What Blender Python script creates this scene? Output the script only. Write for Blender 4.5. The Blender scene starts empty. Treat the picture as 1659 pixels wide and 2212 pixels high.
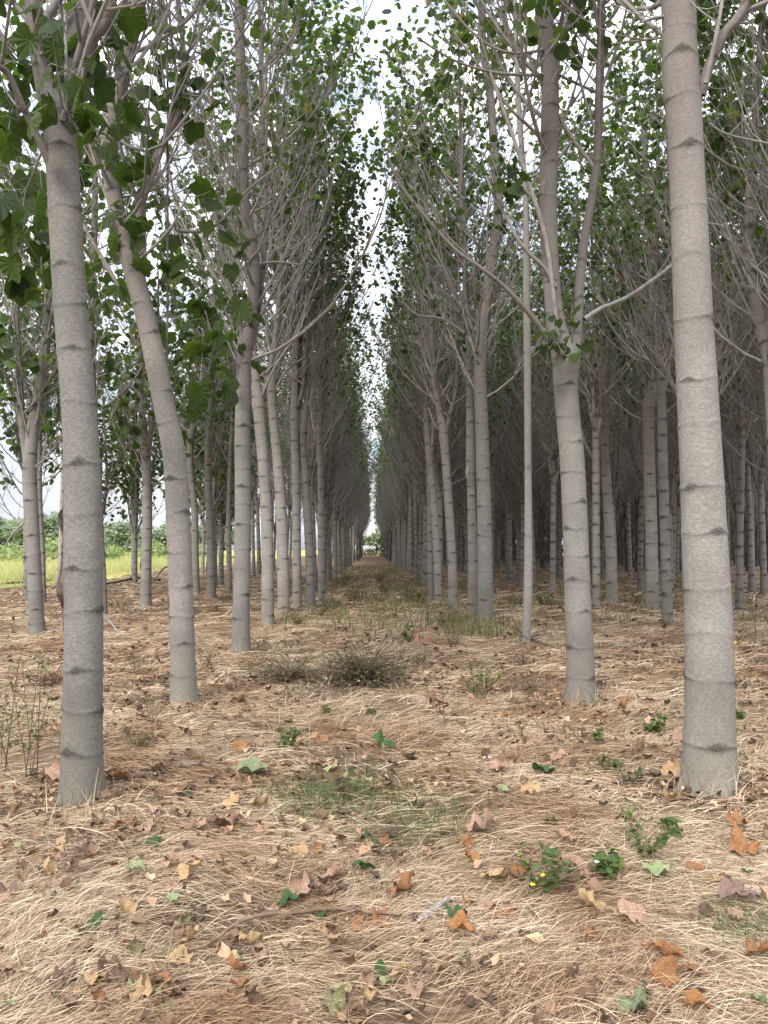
import bpy, math, random
import numpy as np
from math import radians as rad, sin, cos, pi

# ------------------------------------------------------------------ camera, world, sun, exposure
SC = bpy.context.scene
COL = SC.collection
F = 1660.0; CX = 829.5; CY = 1106.0; PITCH = math.atan((1185-1106)/1660.0); EYE = 1.5
cam_d = bpy.data.cameras.new('camera'); cam = bpy.data.objects.new('camera', cam_d); COL.objects.link(cam)
cam_d.sensor_fit = 'HORIZONTAL'; cam_d.sensor_width = 36.0; cam_d.lens = 36.0*F/1659.0
cam_d.clip_start = 0.05; cam_d.clip_end = 3000
cam.location = (0, 0, EYE); cam.rotation_euler = (pi/2+PITCH, 0, 0)
SC.camera = cam
SC.view_settings.view_transform = 'Standard'; SC.view_settings.look = 'None'
SC.view_settings.gamma = 1; SC.view_settings.exposure = 1.45
SUN_EL = 40; SUN_AZ = 203      # degrees clockwise from +Y: high behind the camera, a little to the left
w = bpy.data.worlds.new('World'); SC.world = w; w.use_nodes = True
nt = w.node_tree; nt.nodes.clear()
N = lambda t: nt.nodes.new(t)
out = N('ShaderNodeOutputWorld'); bg = N('ShaderNodeBackground'); sky = N('ShaderNodeTexSky')
sky.sky_type = 'NISHITA'; sky.sun_disc = False; sky.sun_elevation = rad(SUN_EL); sky.sun_rotation = rad(SUN_AZ)
sky.dust_density = 2.0
tc = N('ShaderNodeTexCoord'); mp = N('ShaderNodeMapping'); mp.inputs['Scale'].default_value = (1, 1, 2.2)
no = N('ShaderNodeTexNoise'); no.inputs['Scale'].default_value = 3.2; no.inputs['Detail'].default_value = 8; no.inputs['Roughness'].default_value = .6
rp = N('ShaderNodeValToRGB'); rp.color_ramp.elements[0].position = .33; rp.color_ramp.elements[1].position = .50
no2 = N('ShaderNodeTexNoise'); no2.inputs['Scale'].default_value = 6; no2.inputs['Detail'].default_value = 5
cr = N('ShaderNodeValToRGB'); cr.color_ramp.elements[0].color = (5.4, 6.0, 7.2, 1); cr.color_ramp.elements[1].color = (9.0, 9.0, 9.2, 1)
cr.color_ramp.elements[0].position = .3; cr.color_ramp.elements[1].position = .65
sat = N('ShaderNodeMix'); sat.data_type = 'RGBA'; sat.inputs[0].default_value = .35
mx = N('ShaderNodeMix'); mx.data_type = 'RGBA'
L = nt.links.new
L(tc.outputs['Generated'], mp.inputs[0]); L(mp.outputs[0], no.inputs['Vector']); L(mp.outputs[0], no2.inputs['Vector'])
L(no.outputs[0], rp.inputs[0]); L(no2.outputs[0], cr.inputs[0])
L(sky.outputs[0], sat.inputs[6]); sat.inputs[7].default_value = (6.0, 6.6, 7.6, 1)
sx = N('ShaderNodeSeparateXYZ'); L(tc.outputs['Generated'], sx.inputs[0])
gr = N('ShaderNodeMapRange'); gr.inputs[1].default_value = 0.0; gr.inputs[2].default_value = 1.0; gr.inputs[3].default_value = .40; gr.inputs[4].default_value = 1.7
L(sx.outputs[2], gr.inputs[0]); ml = N('ShaderNodeVectorMath'); ml.operation = 'SCALE'
L(mx.outputs[2], ml.inputs[0]); L(gr.outputs[0], ml.inputs['Scale'])
L(rp.outputs[0], mx.inputs[0]); L(sat.outputs[2], mx.inputs[6]); L(cr.outputs[0], mx.inputs[7])
L(ml.outputs[0], bg.inputs[0]); bg.inputs[1].default_value = 0.10; L(bg.outputs[0], out.inputs[0])
sd = bpy.data.lights.new('sun', 'SUN'); sd.energy = 1.5; sd.angle = rad(18); sd.color = (1, .96, .9)
so = bpy.data.objects.new('sun', sd); COL.objects.link(so)
so.rotation_euler = (rad(90-SUN_EL), 0, rad(180-SUN_AZ)); so.location = (0, -5, 20)

SC.cycles.max_bounces = 8; SC.cycles.diffuse_bounces = 8; SC.cycles.transmission_bounces = 6
rng = np.random.default_rng(7)
random.seed(7)

# ------------------------------------------------------------------ pixel <-> place
def ray(px, py):
    u = (px-CX)/F; v = (CY-py)/F
    return np.array([u, cos(PITCH)-sin(PITCH)*v, sin(PITCH)+cos(PITCH)*v])
def gz(x, y):
    """height of the ground: low mounds, slightly rougher in the near field"""
    x = np.asarray(x, float); y = np.asarray(y, float)
    a = .030*np.sin(1.3*x+.9*np.sin(.7*y))*np.cos(1.1*y+.5*x) + .018*np.sin(3.1*x+1.7*y+2*np.sin(1.1*y)) \
        + .012*np.sin(5.3*y-2.2*x+1.3) + .008*np.sin(8.7*x+6.1*y) + .045*np.sin(.35*x+.2*y+1)*np.sin(.23*y)
    return a*np.clip((160-np.abs(y))/120, 0, 1)*np.clip((120-np.abs(x))/80, 0, 1)
def onground(px, py):
    d = ray(px, py); z = 0.0
    for _ in range(12):
        t = (z-EYE)/d[2]; x, y = d[0]*t, d[1]*t; z = float(gz(x, y))
    return x, y, z
def atdepth(px, py, Y):
    d = ray(px, py); t = Y/d[1]
    return np.array([d[0]*t, Y, EYE+d[2]*t])

# ------------------------------------------------------------------ mesh helpers
class Geo:
    """collects numpy verts/faces (quads or tris) with a material index and a 'scar' value"""
    def __init__(s): s.v=[]; s.q=[]; s.m=[]; s.sc=[]; s.n=0
    def add(s, v, f, mat=0, sc=None):
        v = np.asarray(v, np.float32).reshape(-1, 3); f = np.asarray(f, np.int64)
        s.v.append(v); s.q.append(f+s.n); s.m.append(np.full(len(f), mat, np.int32))
        s.sc.append(np.zeros(len(v), np.float32) if sc is None else np.asarray(sc, np.float32)); s.n += len(v)
    def merge(s, o, off=(0,0,0), rz=0, sc=1.0):
        c, si = cos(rz), sin(rz); R = np.array([[c,-si,0],[si,c,0],[0,0,1]], np.float32)
        for v, q, m, a in zip(o.v, o.q, o.m, o.sc):
            s.v.append((v*sc)@R.T+np.asarray(off, np.float32)); s.m.append(m); s.sc.append(a)
        k = s.n
        for q in o.q: s.q.append(q+k)
        s.n += o.n
    def mesh(s, name, mats, smooth=True, scar=False):
        me = bpy.data.meshes.new(name)
        V = np.concatenate(s.v); me.vertices.add(len(V)); me.vertices.foreach_set('co', V.ravel())
        li = np.concatenate([q.ravel() for q in s.q]); cnt = np.concatenate([np.full(len(q), q.shape[1]) for q in s.q])
        me.loops.add(len(li)); me.loops.foreach_set('vertex_index', li.astype(np.int32))
        me.polygons.add(len(cnt)); st = np.concatenate([[0], np.cumsum(cnt)[:-1]]).astype(np.int32)
        me.polygons.foreach_set('loop_start', st)
        me.polygons.foreach_set('loop_total', cnt.astype(np.int32))
        for m in (mats if isinstance(mats, (list, tuple)) else [mats]): me.materials.append(m)
        me.polygons.foreach_set('material_index', np.concatenate(s.m))
        me.polygons.foreach_set('use_smooth', np.full(len(cnt), smooth))
        if scar:
            at = me.attributes.new('scar', 'FLOAT', 'POINT'); at.data.foreach_set('value', np.concatenate(s.sc))
        me.update(calc_edges=True)
        return me
def tag(o, label=None, cat=None, group=None, kind=None):
    if label: o['label'] = label
    if cat: o['category'] = cat
    if group: o['group'] = group
    if kind: o['kind'] = kind
    return o
def link(name, me, parent=None):
    o = bpy.data.objects.new(name, me); COL.objects.link(o); o.parent = parent
    return o
def empty(name, loc, rz=0, s=1):
    o = bpy.data.objects.new(name, None); COL.objects.link(o); o.location = loc; o.rotation_euler = (0,0,rz)
    o.scale = (s,s,s); o.empty_display_size = .2
    return o
def dup(root, loc, rz=0, s=1):
    r = root.copy(); COL.objects.link(r); r.location = loc; r.rotation_euler = (0,0,rz); r.scale = (s,s,s)
    for ch in list(root.children):
        c = ch.copy(); COL.objects.link(c); c.parent = r
    return r
def nrm(a): return a/np.maximum(np.linalg.norm(a, axis=-1, keepdims=True), 1e-9)

def tubes(P, R, sides):
    """P (N,K,3), R (N,K) -> verts, quads"""
    P = np.asarray(P, float); R = np.asarray(R, float); n, K, _ = P.shape
    T = nrm(np.gradient(P, axis=1)); mt = nrm(T.mean(1))
    ref = np.where((np.abs(mt[:, 2]) < .85)[:, None], np.array([0,0,1.]), np.array([1.,0,0]))[:, None, :]
    U = nrm(np.cross(T, ref)); W = np.cross(T, U)
    a = np.arange(sides)*2*pi/sides
    V = P[:,:,None,:] + R[:,:,None,None]*(np.cos(a)[None,None,:,None]*U[:,:,None,:]+np.sin(a)[None,None,:,None]*W[:,:,None,:])
    i = np.arange(n)[:,None,None]*K*sides; k = np.arange(K-1)[None,:,None]*sides; s = np.arange(sides)[None,None,:]; s2 = (s+1)%sides
    Fq = np.stack([i+k+s, i+k+s2, i+k+sides+s2, i+k+sides+s], -1).reshape(-1, 4)
    return V.reshape(-1, 3), Fq
def ribbons(P, Wd, S):
    """flat ribbons: P (N,K,3), Wd (N,K) half width, S (N,3) or (N,K,3) side vector"""
    n, K, _ = P.shape
    if S.ndim == 2: S = S[:,None,:]
    V = np.stack([P-S*Wd[...,None], P+S*Wd[...,None]], 2).reshape(-1, 3)
    i = np.arange(n)[:,None]*K*2; k = np.arange(K-1)[None,:]*2
    Fq = np.stack([i+k, i+k+1, i+k+3, i+k+2], -1).reshape(-1, 4)
    return V, Fq
def spline(pts, n):
    """Catmull-Rom resample of rows (x,y,z,r...)"""
    pts = np.asarray(pts, float); m = len(pts)
    if m == 2: t = np.linspace(0,1,n)[:,None]; return pts[0]*(1-t)+pts[1]*t
    d = np.r_[0, np.cumsum(np.linalg.norm(np.diff(pts[:,:3], axis=0), axis=1))]
    Pp = np.vstack([2*pts[0]-pts[1], pts, 2*pts[-1]-pts[-2]])
    u = np.linspace(0, d[-1], n); o = np.empty((n, pts.shape[1]))
    for j, uu in enumerate(u):
        i = min(max(np.searchsorted(d, uu, side='right')-1, 0), m-2); t = (uu-d[i])/max(d[i+1]-d[i], 1e-9)
        a, b, c, e = Pp[i], Pp[i+1], Pp[i+2], Pp[i+3]
        o[j] = .5*((2*b)+(c-a)*t+(2*a-5*b+4*c-e)*t*t+(3*b-a-3*c+e)*t**3)
    return o
def stem(pts, sides, step, r_, nodes=None, base_flare=True, scarw=.045, bump=.03, wob=.02, gap=(.28,.5), node0=.35):
    """a trunk or limb: rings of scars with an eye at each node; pts rows (x,y,z,r)"""
    pts = np.asarray(pts, float)
    Ln = np.linalg.norm(np.diff(pts[:,:3], axis=0), axis=1).sum(); n = max(6, int(Ln/step)+1)
    C = spline(pts, n); P = C[:,:3]; R = np.maximum(C[:,3], .003)
    T = nrm(np.gradient(P, axis=0)); U = nrm(np.cross(np.array([0,1.,0])+0*T, T)); W = np.cross(T, U)
    s = np.linspace(0, Ln, n)[:,None]; a = (np.arange(sides)*2*pi/sides)[None,:]
    rr = R[:,None]*(1+wob*np.sin(2*a+s*.9+r_.random()*6)+wob*.6*np.sin(3*a-s*1.7))
    if base_flare: rr = rr*(1+.34*np.exp(-s/.085)*(1+.6*np.sin(4*a+1)+.3*np.sin(7*a)) + .16*np.exp(-s/.30))
    sc = np.zeros((n, sides)); t = node0*(0.6+.6*r_.random()); az = r_.random()*6.28
    while t < Ln-.05:
        big = .6+.6*r_.random(); tl = .01*r_.normal()
        rr0 = np.interp(t, s[:,0], R)
        ds = s-t-tl*np.cos(a-az)-.006*np.sin(3*a+az)
        ring = np.exp(-(ds/max(.009, step*.55))**2)*(.10+.26*np.clip(np.sin(a*1.5+az*2)+.35, 0, 1))
        for e in (0, pi):                                   # opposite leaf scars
            if e and r_.random() < .35: continue
            da = (a-az-e+pi)%(2*pi)-pi; hw = scarw*big/max(rr0, .03)
            arch = .35*scarw*np.cos(np.clip(da/hw, -1.5, 1.5))
            lens = np.exp(-(da/hw)**2*1.5)*np.exp(-((ds-arch*.5)/(scarw*(.22+.16*np.exp(-(da/hw/.5)**2))*big))**2)
            lens = np.maximum(lens, .75*np.exp(-(da/hw/1.9)**2)*np.exp(-((ds-arch*.2)/max(.008, step*.7))**2))
            sc = np.maximum(sc, lens*(1.05+.6*r_.random()))
            rr = rr*(1+bump*2.0*lens)
        rr = rr*(1+bump*.6*np.exp(-(ds/.02)**2))
        sc = np.maximum(sc, ring)
        t += r_.uniform(*gap); az += pi/2+r_.normal()*.3
    V = P[:,None,:]+rr[...,None]*(np.cos(a)[...,None]*U[:,None,:]+np.sin(a)[...,None]*W[:,None,:])
    k = np.arange(n-1)[:,None]*sides; q = np.arange(sides)[None,:]; q2 = (q+1)%sides
    Fq = np.stack([k+q, k+q2, k+sides+q2, k+sides+q], -1).reshape(-1, 4)
    return V.reshape(-1,3), Fq, sc.ravel()

# ------------------------------------------------------------------ materials
def mat(name):
    m = bpy.data.materials.new(name); m.use_nodes = True
    m.node_tree.nodes.clear(); return m, m.node_tree
class NB:
    def __init__(s, name): s.m, s.t = mat(name); s.o = s.n('ShaderNodeOutputMaterial')
    def n(s, t, **k):
        x = s.t.nodes.new(t)
        for a, b in k.items(): setattr(x, a, b)
        return x
    def l(s, a, b): s.t.links.new(a, b)
    def noise(s, vec, scale, detail=4, rough=.6, dist=0):
        x = s.n('ShaderNodeTexNoise'); x.inputs['Scale'].default_value = scale; x.inputs['Detail'].default_value = detail
        x.inputs['Roughness'].default_value = rough; x.inputs['Distortion'].default_value = dist
        if vec is not None: s.l(vec, x.inputs['Vector'])
        return x.outputs[0]
    def ramp(s, fac, stops, interp='LINEAR'):
        x = s.n('ShaderNodeValToRGB'); e = x.color_ramp; e.interpolation = interp
        while len(e.elements) < len(stops): e.elements.new(.5)
        for el, (p, c) in zip(e.elements, stops): el.position = p; el.color = (*c, 1) if len(c) == 3 else c
        s.l(fac, x.inputs[0]); return x.outputs[0]
    def mix(s, fac, a, b, mode='MIX'):
        x = s.n('ShaderNodeMix', data_type='RGBA', blend_type=mode)
        for i, q in ((0, fac), (6, a), (7, b)):
            if isinstance(q, (int, float)): x.inputs[i].default_value = q
            elif isinstance(q, tuple): x.inputs[i].default_value = (*q, 1)
            else: s.l(q, x.inputs[i])
        return x.outputs[2]
    def math(s, op, a, b=0.):
        x = s.n('ShaderNodeMath', operation=op)
        for i, q in ((0, a), (1, b)):
            if isinstance(q, (int, float)): x.inputs[i].default_value = q
            else: s.l(q, x.inputs[i])
        return x.outputs[0]
    def mapping(s, vec, scale):
        x = s.n('ShaderNodeMapping'); x.inputs['Scale'].default_value = scale; s.l(vec, x.inputs[0]); return x.outputs[0]
    def bump(s, h, st=.3, d=.02):
        x = s.n('ShaderNodeBump'); x.inputs['Strength'].default_value = st; x.inputs['Distance'].default_value = d; s.l(h, x.inputs['Height']); return x.outputs[0]
    def pbsdf(s, col, rough=.85, normal=None, spec=.2):
        x = s.n('ShaderNodeBsdfPrincipled')
        if isinstance(col, tuple): x.inputs['Base Color'].default_value = (*col, 1)
        else: s.l(col, x.inputs['Base Color'])
        x.inputs['Roughness'].default_value = rough; x.inputs['Specular IOR Level'].default_value = spec
        if normal is not None: s.l(normal, x.inputs['Normal'])
        s.l(x.outputs[0], s.o.inputs[0]); return x
def obj_coord(b): return b.n('ShaderNodeTexCoord').outputs['Object']

def bark(name, lo, hi, fine=1.0, upper=(.17,.148,.137), zsplit=(2.6, 5.0), sc0=.12, lent=.38):
    b = NB(name); oc = obj_coord(b)
    oi = b.n('ShaderNodeObjectInfo').outputs['Random']
    v1 = b.noise(b.mapping(oc, (26*fine, 26*fine, 60*fine)), 1.0, 5, .65)          # short horizontal lenticels
    v2 = b.noise(b.mapping(oc, (70*fine, 70*fine, 14*fine)), 1.0, 3, .6)           # fine vertical cracks
    v3 = b.noise(oc, 2.3, 4, .6)
    sp0 = b.n('ShaderNodeSeparateXYZ'); b.l(oc, sp0.inputs[0]); f0 = b.n('ShaderNodeMapRange'); f0.inputs[1].default_value = .7; f0.inputs[2].default_value = .0; b.l(sp0.outputs[2], f0.inputs[0]); ftv = f0.outputs[0]
    base = b.ramp(v3, [(.3, lo), (.7, hi)])
    c = b.mix(b.ramp(v1, [(.40, (0,0,0)), (.60, (1,1,1))]), b.mix(lent, base, (.09,.082,.075)), base)
    c = b.mix(b.ramp(v2, [(.32, (1,1,1)), (.46, (0,0,0))]), c, b.mix(b.math('ADD', .30, b.math('MULTIPLY', ftv, .4)), base, (.06,.055,.05)))
    sep = b.n('ShaderNodeSeparateXYZ'); b.l(oc, sep.inputs[0])
    # upper, younger wood is darker and pinker, with upper-trunk shading put into the colour
    hz = b.n('ShaderNodeMapRange'); hz.inputs[1].default_value = zsplit[0]; hz.inputs[2].default_value = zsplit[1]; b.l(sep.outputs[2], hz.inputs[0])
    c = b.mix(b.math('MULTIPLY', hz.outputs[0], .75), c, b.mix(b.ramp(v1, [(.38, (0,0,0)), (.6, (1,1,1))]), b.mix(.3, upper, (.05,.05,.05)), upper))
    # green grey algae near the foot
    ft = b.n('ShaderNodeMapRange'); ft.inputs[1].default_value = .9; ft.inputs[2].default_value = .0; b.l(sep.outputs[2], ft.inputs[0])
    c = b.mix(b.math('MULTIPLY', ft.outputs[0], b.math('MULTIPLY', v3, .9)), c, (.17,.155,.11))
    tint = b.ramp(oi, [(0, (.82,.82,.80)), (.5, (.98,.975,.96)), (1, (1.10,1.08,1.05))])
    c = b.mix(1.0, c, tint, 'MULTIPLY')
    at = b.n('ShaderNodeAttribute', attribute_name='scar')
    sv = b.math('MULTIPLY', at.outputs['Fac'], b.ramp(b.noise(b.mapping(oc, (75,75,130)), 1, 5, .8), [(.38, (sc0,)*3), (.58, (1.5,)*3)]))
    c = b.mix(b.math('MINIMUM', sv, .86), c, (.045,.042,.035))
    hgt = b.math('ADD', b.math('MULTIPLY', v1, .5), b.math('ADD', b.math('MULTIPLY', v2, .6), b.math('MULTIPLY', at.outputs['Fac'], -.5)))
    b.pbsdf(c, .9, b.bump(hgt, .55, .006), .15)
    return b.m
M = {}
M['bark'] = bark('grey_bark', (.205,.192,.18), (.315,.297,.278), sc0=.9)
M['bark_near'] = bark('near_bark', (.185,.175,.162), (.31,.293,.272), 1.7, sc0=.22, lent=.5)
M['bark_pale'] = bark('pale_smooth_bark', (.30,.285,.27), (.40,.38,.355), 1.2, (.30,.28,.26))
def twig_mat(name, a, c_):
    b = NB(name); r = b.n('ShaderNodeNewGeometry').outputs['Random Per Island']
    n_ = b.noise(obj_coord(b), 14, 4)
    col = b.mix(b.ramp(n_, [(.35,(0,0,0)),(.65,(1,1,1))]), b.ramp(r, [(0, a), (.6, c_), (1, (.30,.26,.22))]), a)
    b.pbsdf(col, .8, None, .2); return b.m
M['twig'] = twig_mat('twig_bark', (.19,.172,.165), (.35,.325,.31))
M['limb'] = twig_mat('limb_bark', (.19,.175,.168), (.30,.285,.272))
def leaf_mat(name, stops, trans=.35, tcol=None, rough=.55, vein=True):
    b = NB(name); r = b.n('ShaderNodeNewGeometry').outputs['Random Per Island']
    n_ = b.noise(obj_coord(b), 30, 4)
    c = b.ramp(r, stops); c = b.mix(b.ramp(n_, [(.3,(0,0,0)),(.7,(1,1,1))]), b.mix(.35, c, (.01,.012,.004)), c)
    p = b.pbsdf(c, rough, None, .35)
    if trans:
        t = b.n('ShaderNodeBsdfTranslucent'); b.l(b.mix(.8, c, b.mix(1.0, c, tcol or (1.6,1.9,.7), 'MULTIPLY')), t.inputs[0])
        m = b.n('ShaderNodeMixShader'); m.inputs[0].default_value = trans
        b.l(p.outputs[0], m.inputs[1]); b.l(t.outputs[0], m.inputs[2]); b.l(m.outputs[0], b.o.inputs[0])
    return b.m
M['leaf'] = leaf_mat('crown_leaf', [(0,(.035,.065,.02)),(.45,(.058,.10,.027)),(.8,(.09,.14,.036)),(.95,(.13,.165,.05)),(1,(.22,.18,.06))], .5)
M['leaf_near'] = leaf_mat('near_leaf', [(0,(.035,.062,.015)),(.5,(.055,.092,.02)),(.85,(.085,.125,.028)),(1,(.07,.10,.05))], .5)
M['straw'] = None
def straw_mat(name, stops):
    b = NB(name); r = b.n('ShaderNodeNewGeometry').outputs['Random Per Island']
    big = b.noise(obj_coord(b), .9, 4, .6)
    c = b.ramp(r, stops); c = b.mix(b.ramp(big, [(.36,(0,0,0)),(.56,(1,1,1))]), b.mix(1.0, c, (.60,.48,.39), 'MULTIPLY'), c)
    b.pbsdf(c, .6, None, .3); return b.m
M['straw'] = straw_mat('dry_straw', [(0,(.07,.046,.030)),(.27,(.23,.155,.095)),(.5,(.47,.345,.22)),(.82,(.66,.52,.355)),(1,(.77,.64,.47))])
M['grass'] = leaf_mat('green_grass_blade', [(0,(.05,.10,.04)),(.6,(.10,.16,.065)),(1,(.22,.25,.12))], .3)
M['weed'] = leaf_mat('weed_leaf', [(0,(.06,.11,.03)),(.6,(.12,.18,.05)),(1,(.26,.29,.10))], .45)
M['weed_dull'] = leaf_mat('dull_weed_leaf', [(0,(.08,.10,.045)),(.5,(.17,.185,.08)),(1,(.36,.29,.16))], .35)
M['dry_stem'] = twig_mat('dry_stem', (.10,.065,.045), (.24,.165,.105))
M['dark_stem'] = twig_mat('dark_stem', (.055,.042,.028), (.15,.105,.065))

def dry_leaf(name, a, c_, vein=(.5,.38,.26), tr=.15):
    b = NB(name); oc = obj_coord(b); n_ = b.noise(oc, 22, 5, .65); n2 = b.noise(oc, 90, 3, .6)
    c = b.ramp(n_, [(.36, a), (.62, c_)]); c = b.mix(b.ramp(n2, [(.30,(.75,.75,.75)),(.42,(0,0,0))]), c, tuple(q*.35 for q in a))
    sep = b.n('ShaderNodeSeparateXYZ'); b.l(oc, sep.inputs[0])
    p = b.pbsdf(c, .7, b.bump(b.math('ADD', n_, b.math('MULTIPLY', n2, .5)), .8, .01), .25)
    t = b.n('ShaderNodeBsdfTranslucent'); b.l(c, t.inputs[0]); m = b.n('ShaderNodeMixShader'); m.inputs[0].default_value = tr
    b.l(p.outputs[0], m.inputs[1]); b.l(t.outputs[0], m.inputs[2]); b.l(m.outputs[0], b.o.inputs[0])
    return b.m
LC = {
 'rust': dry_leaf('rust_leaf', (.27,.115,.045), (.46,.24,.115)),
 'orange': dry_leaf('orange_leaf', (.32,.135,.045), (.52,.26,.10)),
 'tan': dry_leaf('tan_leaf', (.44,.28,.135), (.62,.43,.235)),
 'pink': dry_leaf('pinkish_leaf', (.34,.20,.14), (.55,.37,.26)),
 'brown': dry_leaf('brown_leaf', (.12,.075,.05), (.25,.16,.105)),
 'mauve': dry_leaf('mauve_leaf', (.19,.12,.10), (.34,.225,.19)),
 'green': dry_leaf('green_fallen_leaf', (.035,.085,.028), (.09,.17,.06)),
 'palegreen': dry_leaf('pale_green_leaf', (.25,.33,.14), (.42,.48,.25)),
 'greygreen': dry_leaf('grey_green_leaf', (.17,.21,.11), (.30,.345,.20)),
 'olive': dry_leaf('olive_leaf', (.15,.14,.06), (.33,.30,.16)),
 'yellow': dry_leaf('yellow_leaf', (.55,.48,.06), (.75,.66,.12)),
}
# ground
b = NB('straw_ground'); tcg = obj_coord(b)
n1 = b.noise(b.mapping(tcg, (1,1,1)), .55, 5, .6); n2 = b.noise(b.mapping(tcg, (5,22,5)), 1.6, 6, .7, .8); n3 = b.noise(tcg, 9, 6, .7); n4 = b.noise(tcg, 60, 3, .6)
c = b.ramp(n2, [(.36,(.055,.037,.026)),(.54,(.19,.135,.09)),(.72,(.45,.34,.22))])
c = b.mix(b.ramp(n3, [(.5,(0,0,0)),(.66,(1,1,1))]), c, (.17,.088,.055))
c = b.mix(b.ramp(n1, [(.42,(0,0,0)),(.64,(.75,.75,.75))]), c, b.mix(.4, c, (.30,.19,.12)))
c = b.mix(b.ramp(n4, [(.35,(.55,.55,.55)),(.5,(0,0,0))]), c, (.09,.055,.035))
b.pbsdf(c, .95, b.bump(b.math('ADD', n2, b.math('MULTIPLY', n4, .6)), .9, .03), .1); M['ground'] = b.m
b = NB('field_ground'); tcg = obj_coord(b); n1 = b.noise(tcg, .12, 4); n2 = b.noise(tcg, 2.5, 5)
c = b.mix(b.ramp(n1, [(.4,(0,0,0)),(.6,(1,1,1))]), (.38,.34,.12), (.22,.27,.085)); c = b.mix(b.math('MULTIPLY', n2, .5), c, (.45,.37,.17))
b.pbsdf(c, .95, None, .1); M['field'] = b.m
M['field_grass'] = leaf_mat('field_grass', [(0,(.36,.38,.19)),(.5,(.52,.49,.28)),(1,(.64,.55,.36))], .45)
M['shrub'] = leaf_mat('shrub_leaf', [(0,(.20,.25,.12)),(.5,(.29,.34,.16)),(1,(.40,.43,.21))], .35)
M['hill'] = leaf_mat('hazy_hill_wood', [(0,(.20,.25,.21)),(.6,(.27,.33,.26)),(1,(.33,.38,.28))], .4)  # leaf colours paled and blued to carry the distance haze

# ------------------------------------------------------------------ leaves
def leaf_outline(n, lobes=5, depth=.22):
    """broad lobed heart shaped leaf, length ~1 along +Y, stalk at the origin"""
    a = np.linspace(-pi, pi, n, endpoint=False)+pi/n
    r = .52*(1-.0*a)+.0*a
    tip = np.exp(-(a/.35)**2)*.22
    lob = depth*.85*(1-np.abs(np.sin(a*lobes/2)))**.8
    notch = .22*np.exp(-((np.abs(a)-pi)/.28)**2)
    rr = r*.86+tip+lob*.8-notch
    x = rr*np.sin(a)*1.05; y = .42+rr*np.cos(a)
    return np.stack([x, y, 0*x], 1)
def leaf_template(n, depth=.22, cup=.12):
    O = leaf_outline(n, 5, depth); O = O.copy(); 
    C = np.array([[0, .38, 0.]]); O[:,2] = -cup*np.abs(O[:,0])*1.2-cup*.8*np.clip(O[:,1]-.4, 0, 1)**1.3
    if n > 12: O[:,2] += .032*np.cos(np.arange(n)*pi)*np.hypot(O[:,0], O[:,1]-.38)*1.6; O[:,2] -= .10*np.clip(np.hypot(O[:,0], O[:,1]-.38)-.4, 0, 1)
    V = np.vstack([C, O]); k = np.arange(n)
    Ft = np.stack([0*k, k+1, (k+1)%n+1], 1)
    return V, Ft
LT6 = leaf_template(6, .1, .2); LT9 = leaf_template(10, .25, .2); LT20 = leaf_template(24, .11, .28)
def place_leaves(pos, size, r_, tpl, tilt=(.3, 1.1), az=None):
    V, Ft = tpl; n = len(pos)
    az = r_.random(n)*2*pi if az is None else az
    tl = r_.uniform(tilt[0], tilt[1], n); ro = r_.normal(0, .35, n)
    # local axes: y (leaf length) points out and down by tilt
    yv = np.stack([np.cos(az)*np.cos(tl), np.sin(az)*np.cos(tl), -np.sin(tl)], 1)
    sv = np.stack([-np.sin(az), np.cos(az), 0*az], 1); nv = np.cross(sv, yv); nv = np.where(nv[:, 2:3] < 0, -nv, nv)
    s2 = sv*np.cos(ro)[:,None]+nv*np.sin(ro)[:,None]; n2_ = nrm(np.cross(s2, yv))
    n2_ = np.where(n2_[:,2:3] < 0, -n2_, n2_)
    VV = pos[:,None,:]+size[:,None,None]*(V[None,:,0:1]*s2[:,None,:]+V[None,:,1:2]*yv[:,None,:]+V[None,:,2:3]*n2_[:,None,:])
    FF = (Ft[None]+np.arange(n)[:,None,None]*len(V)).reshape(-1, 3)
    return VV.reshape(-1, 3), FF

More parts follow.
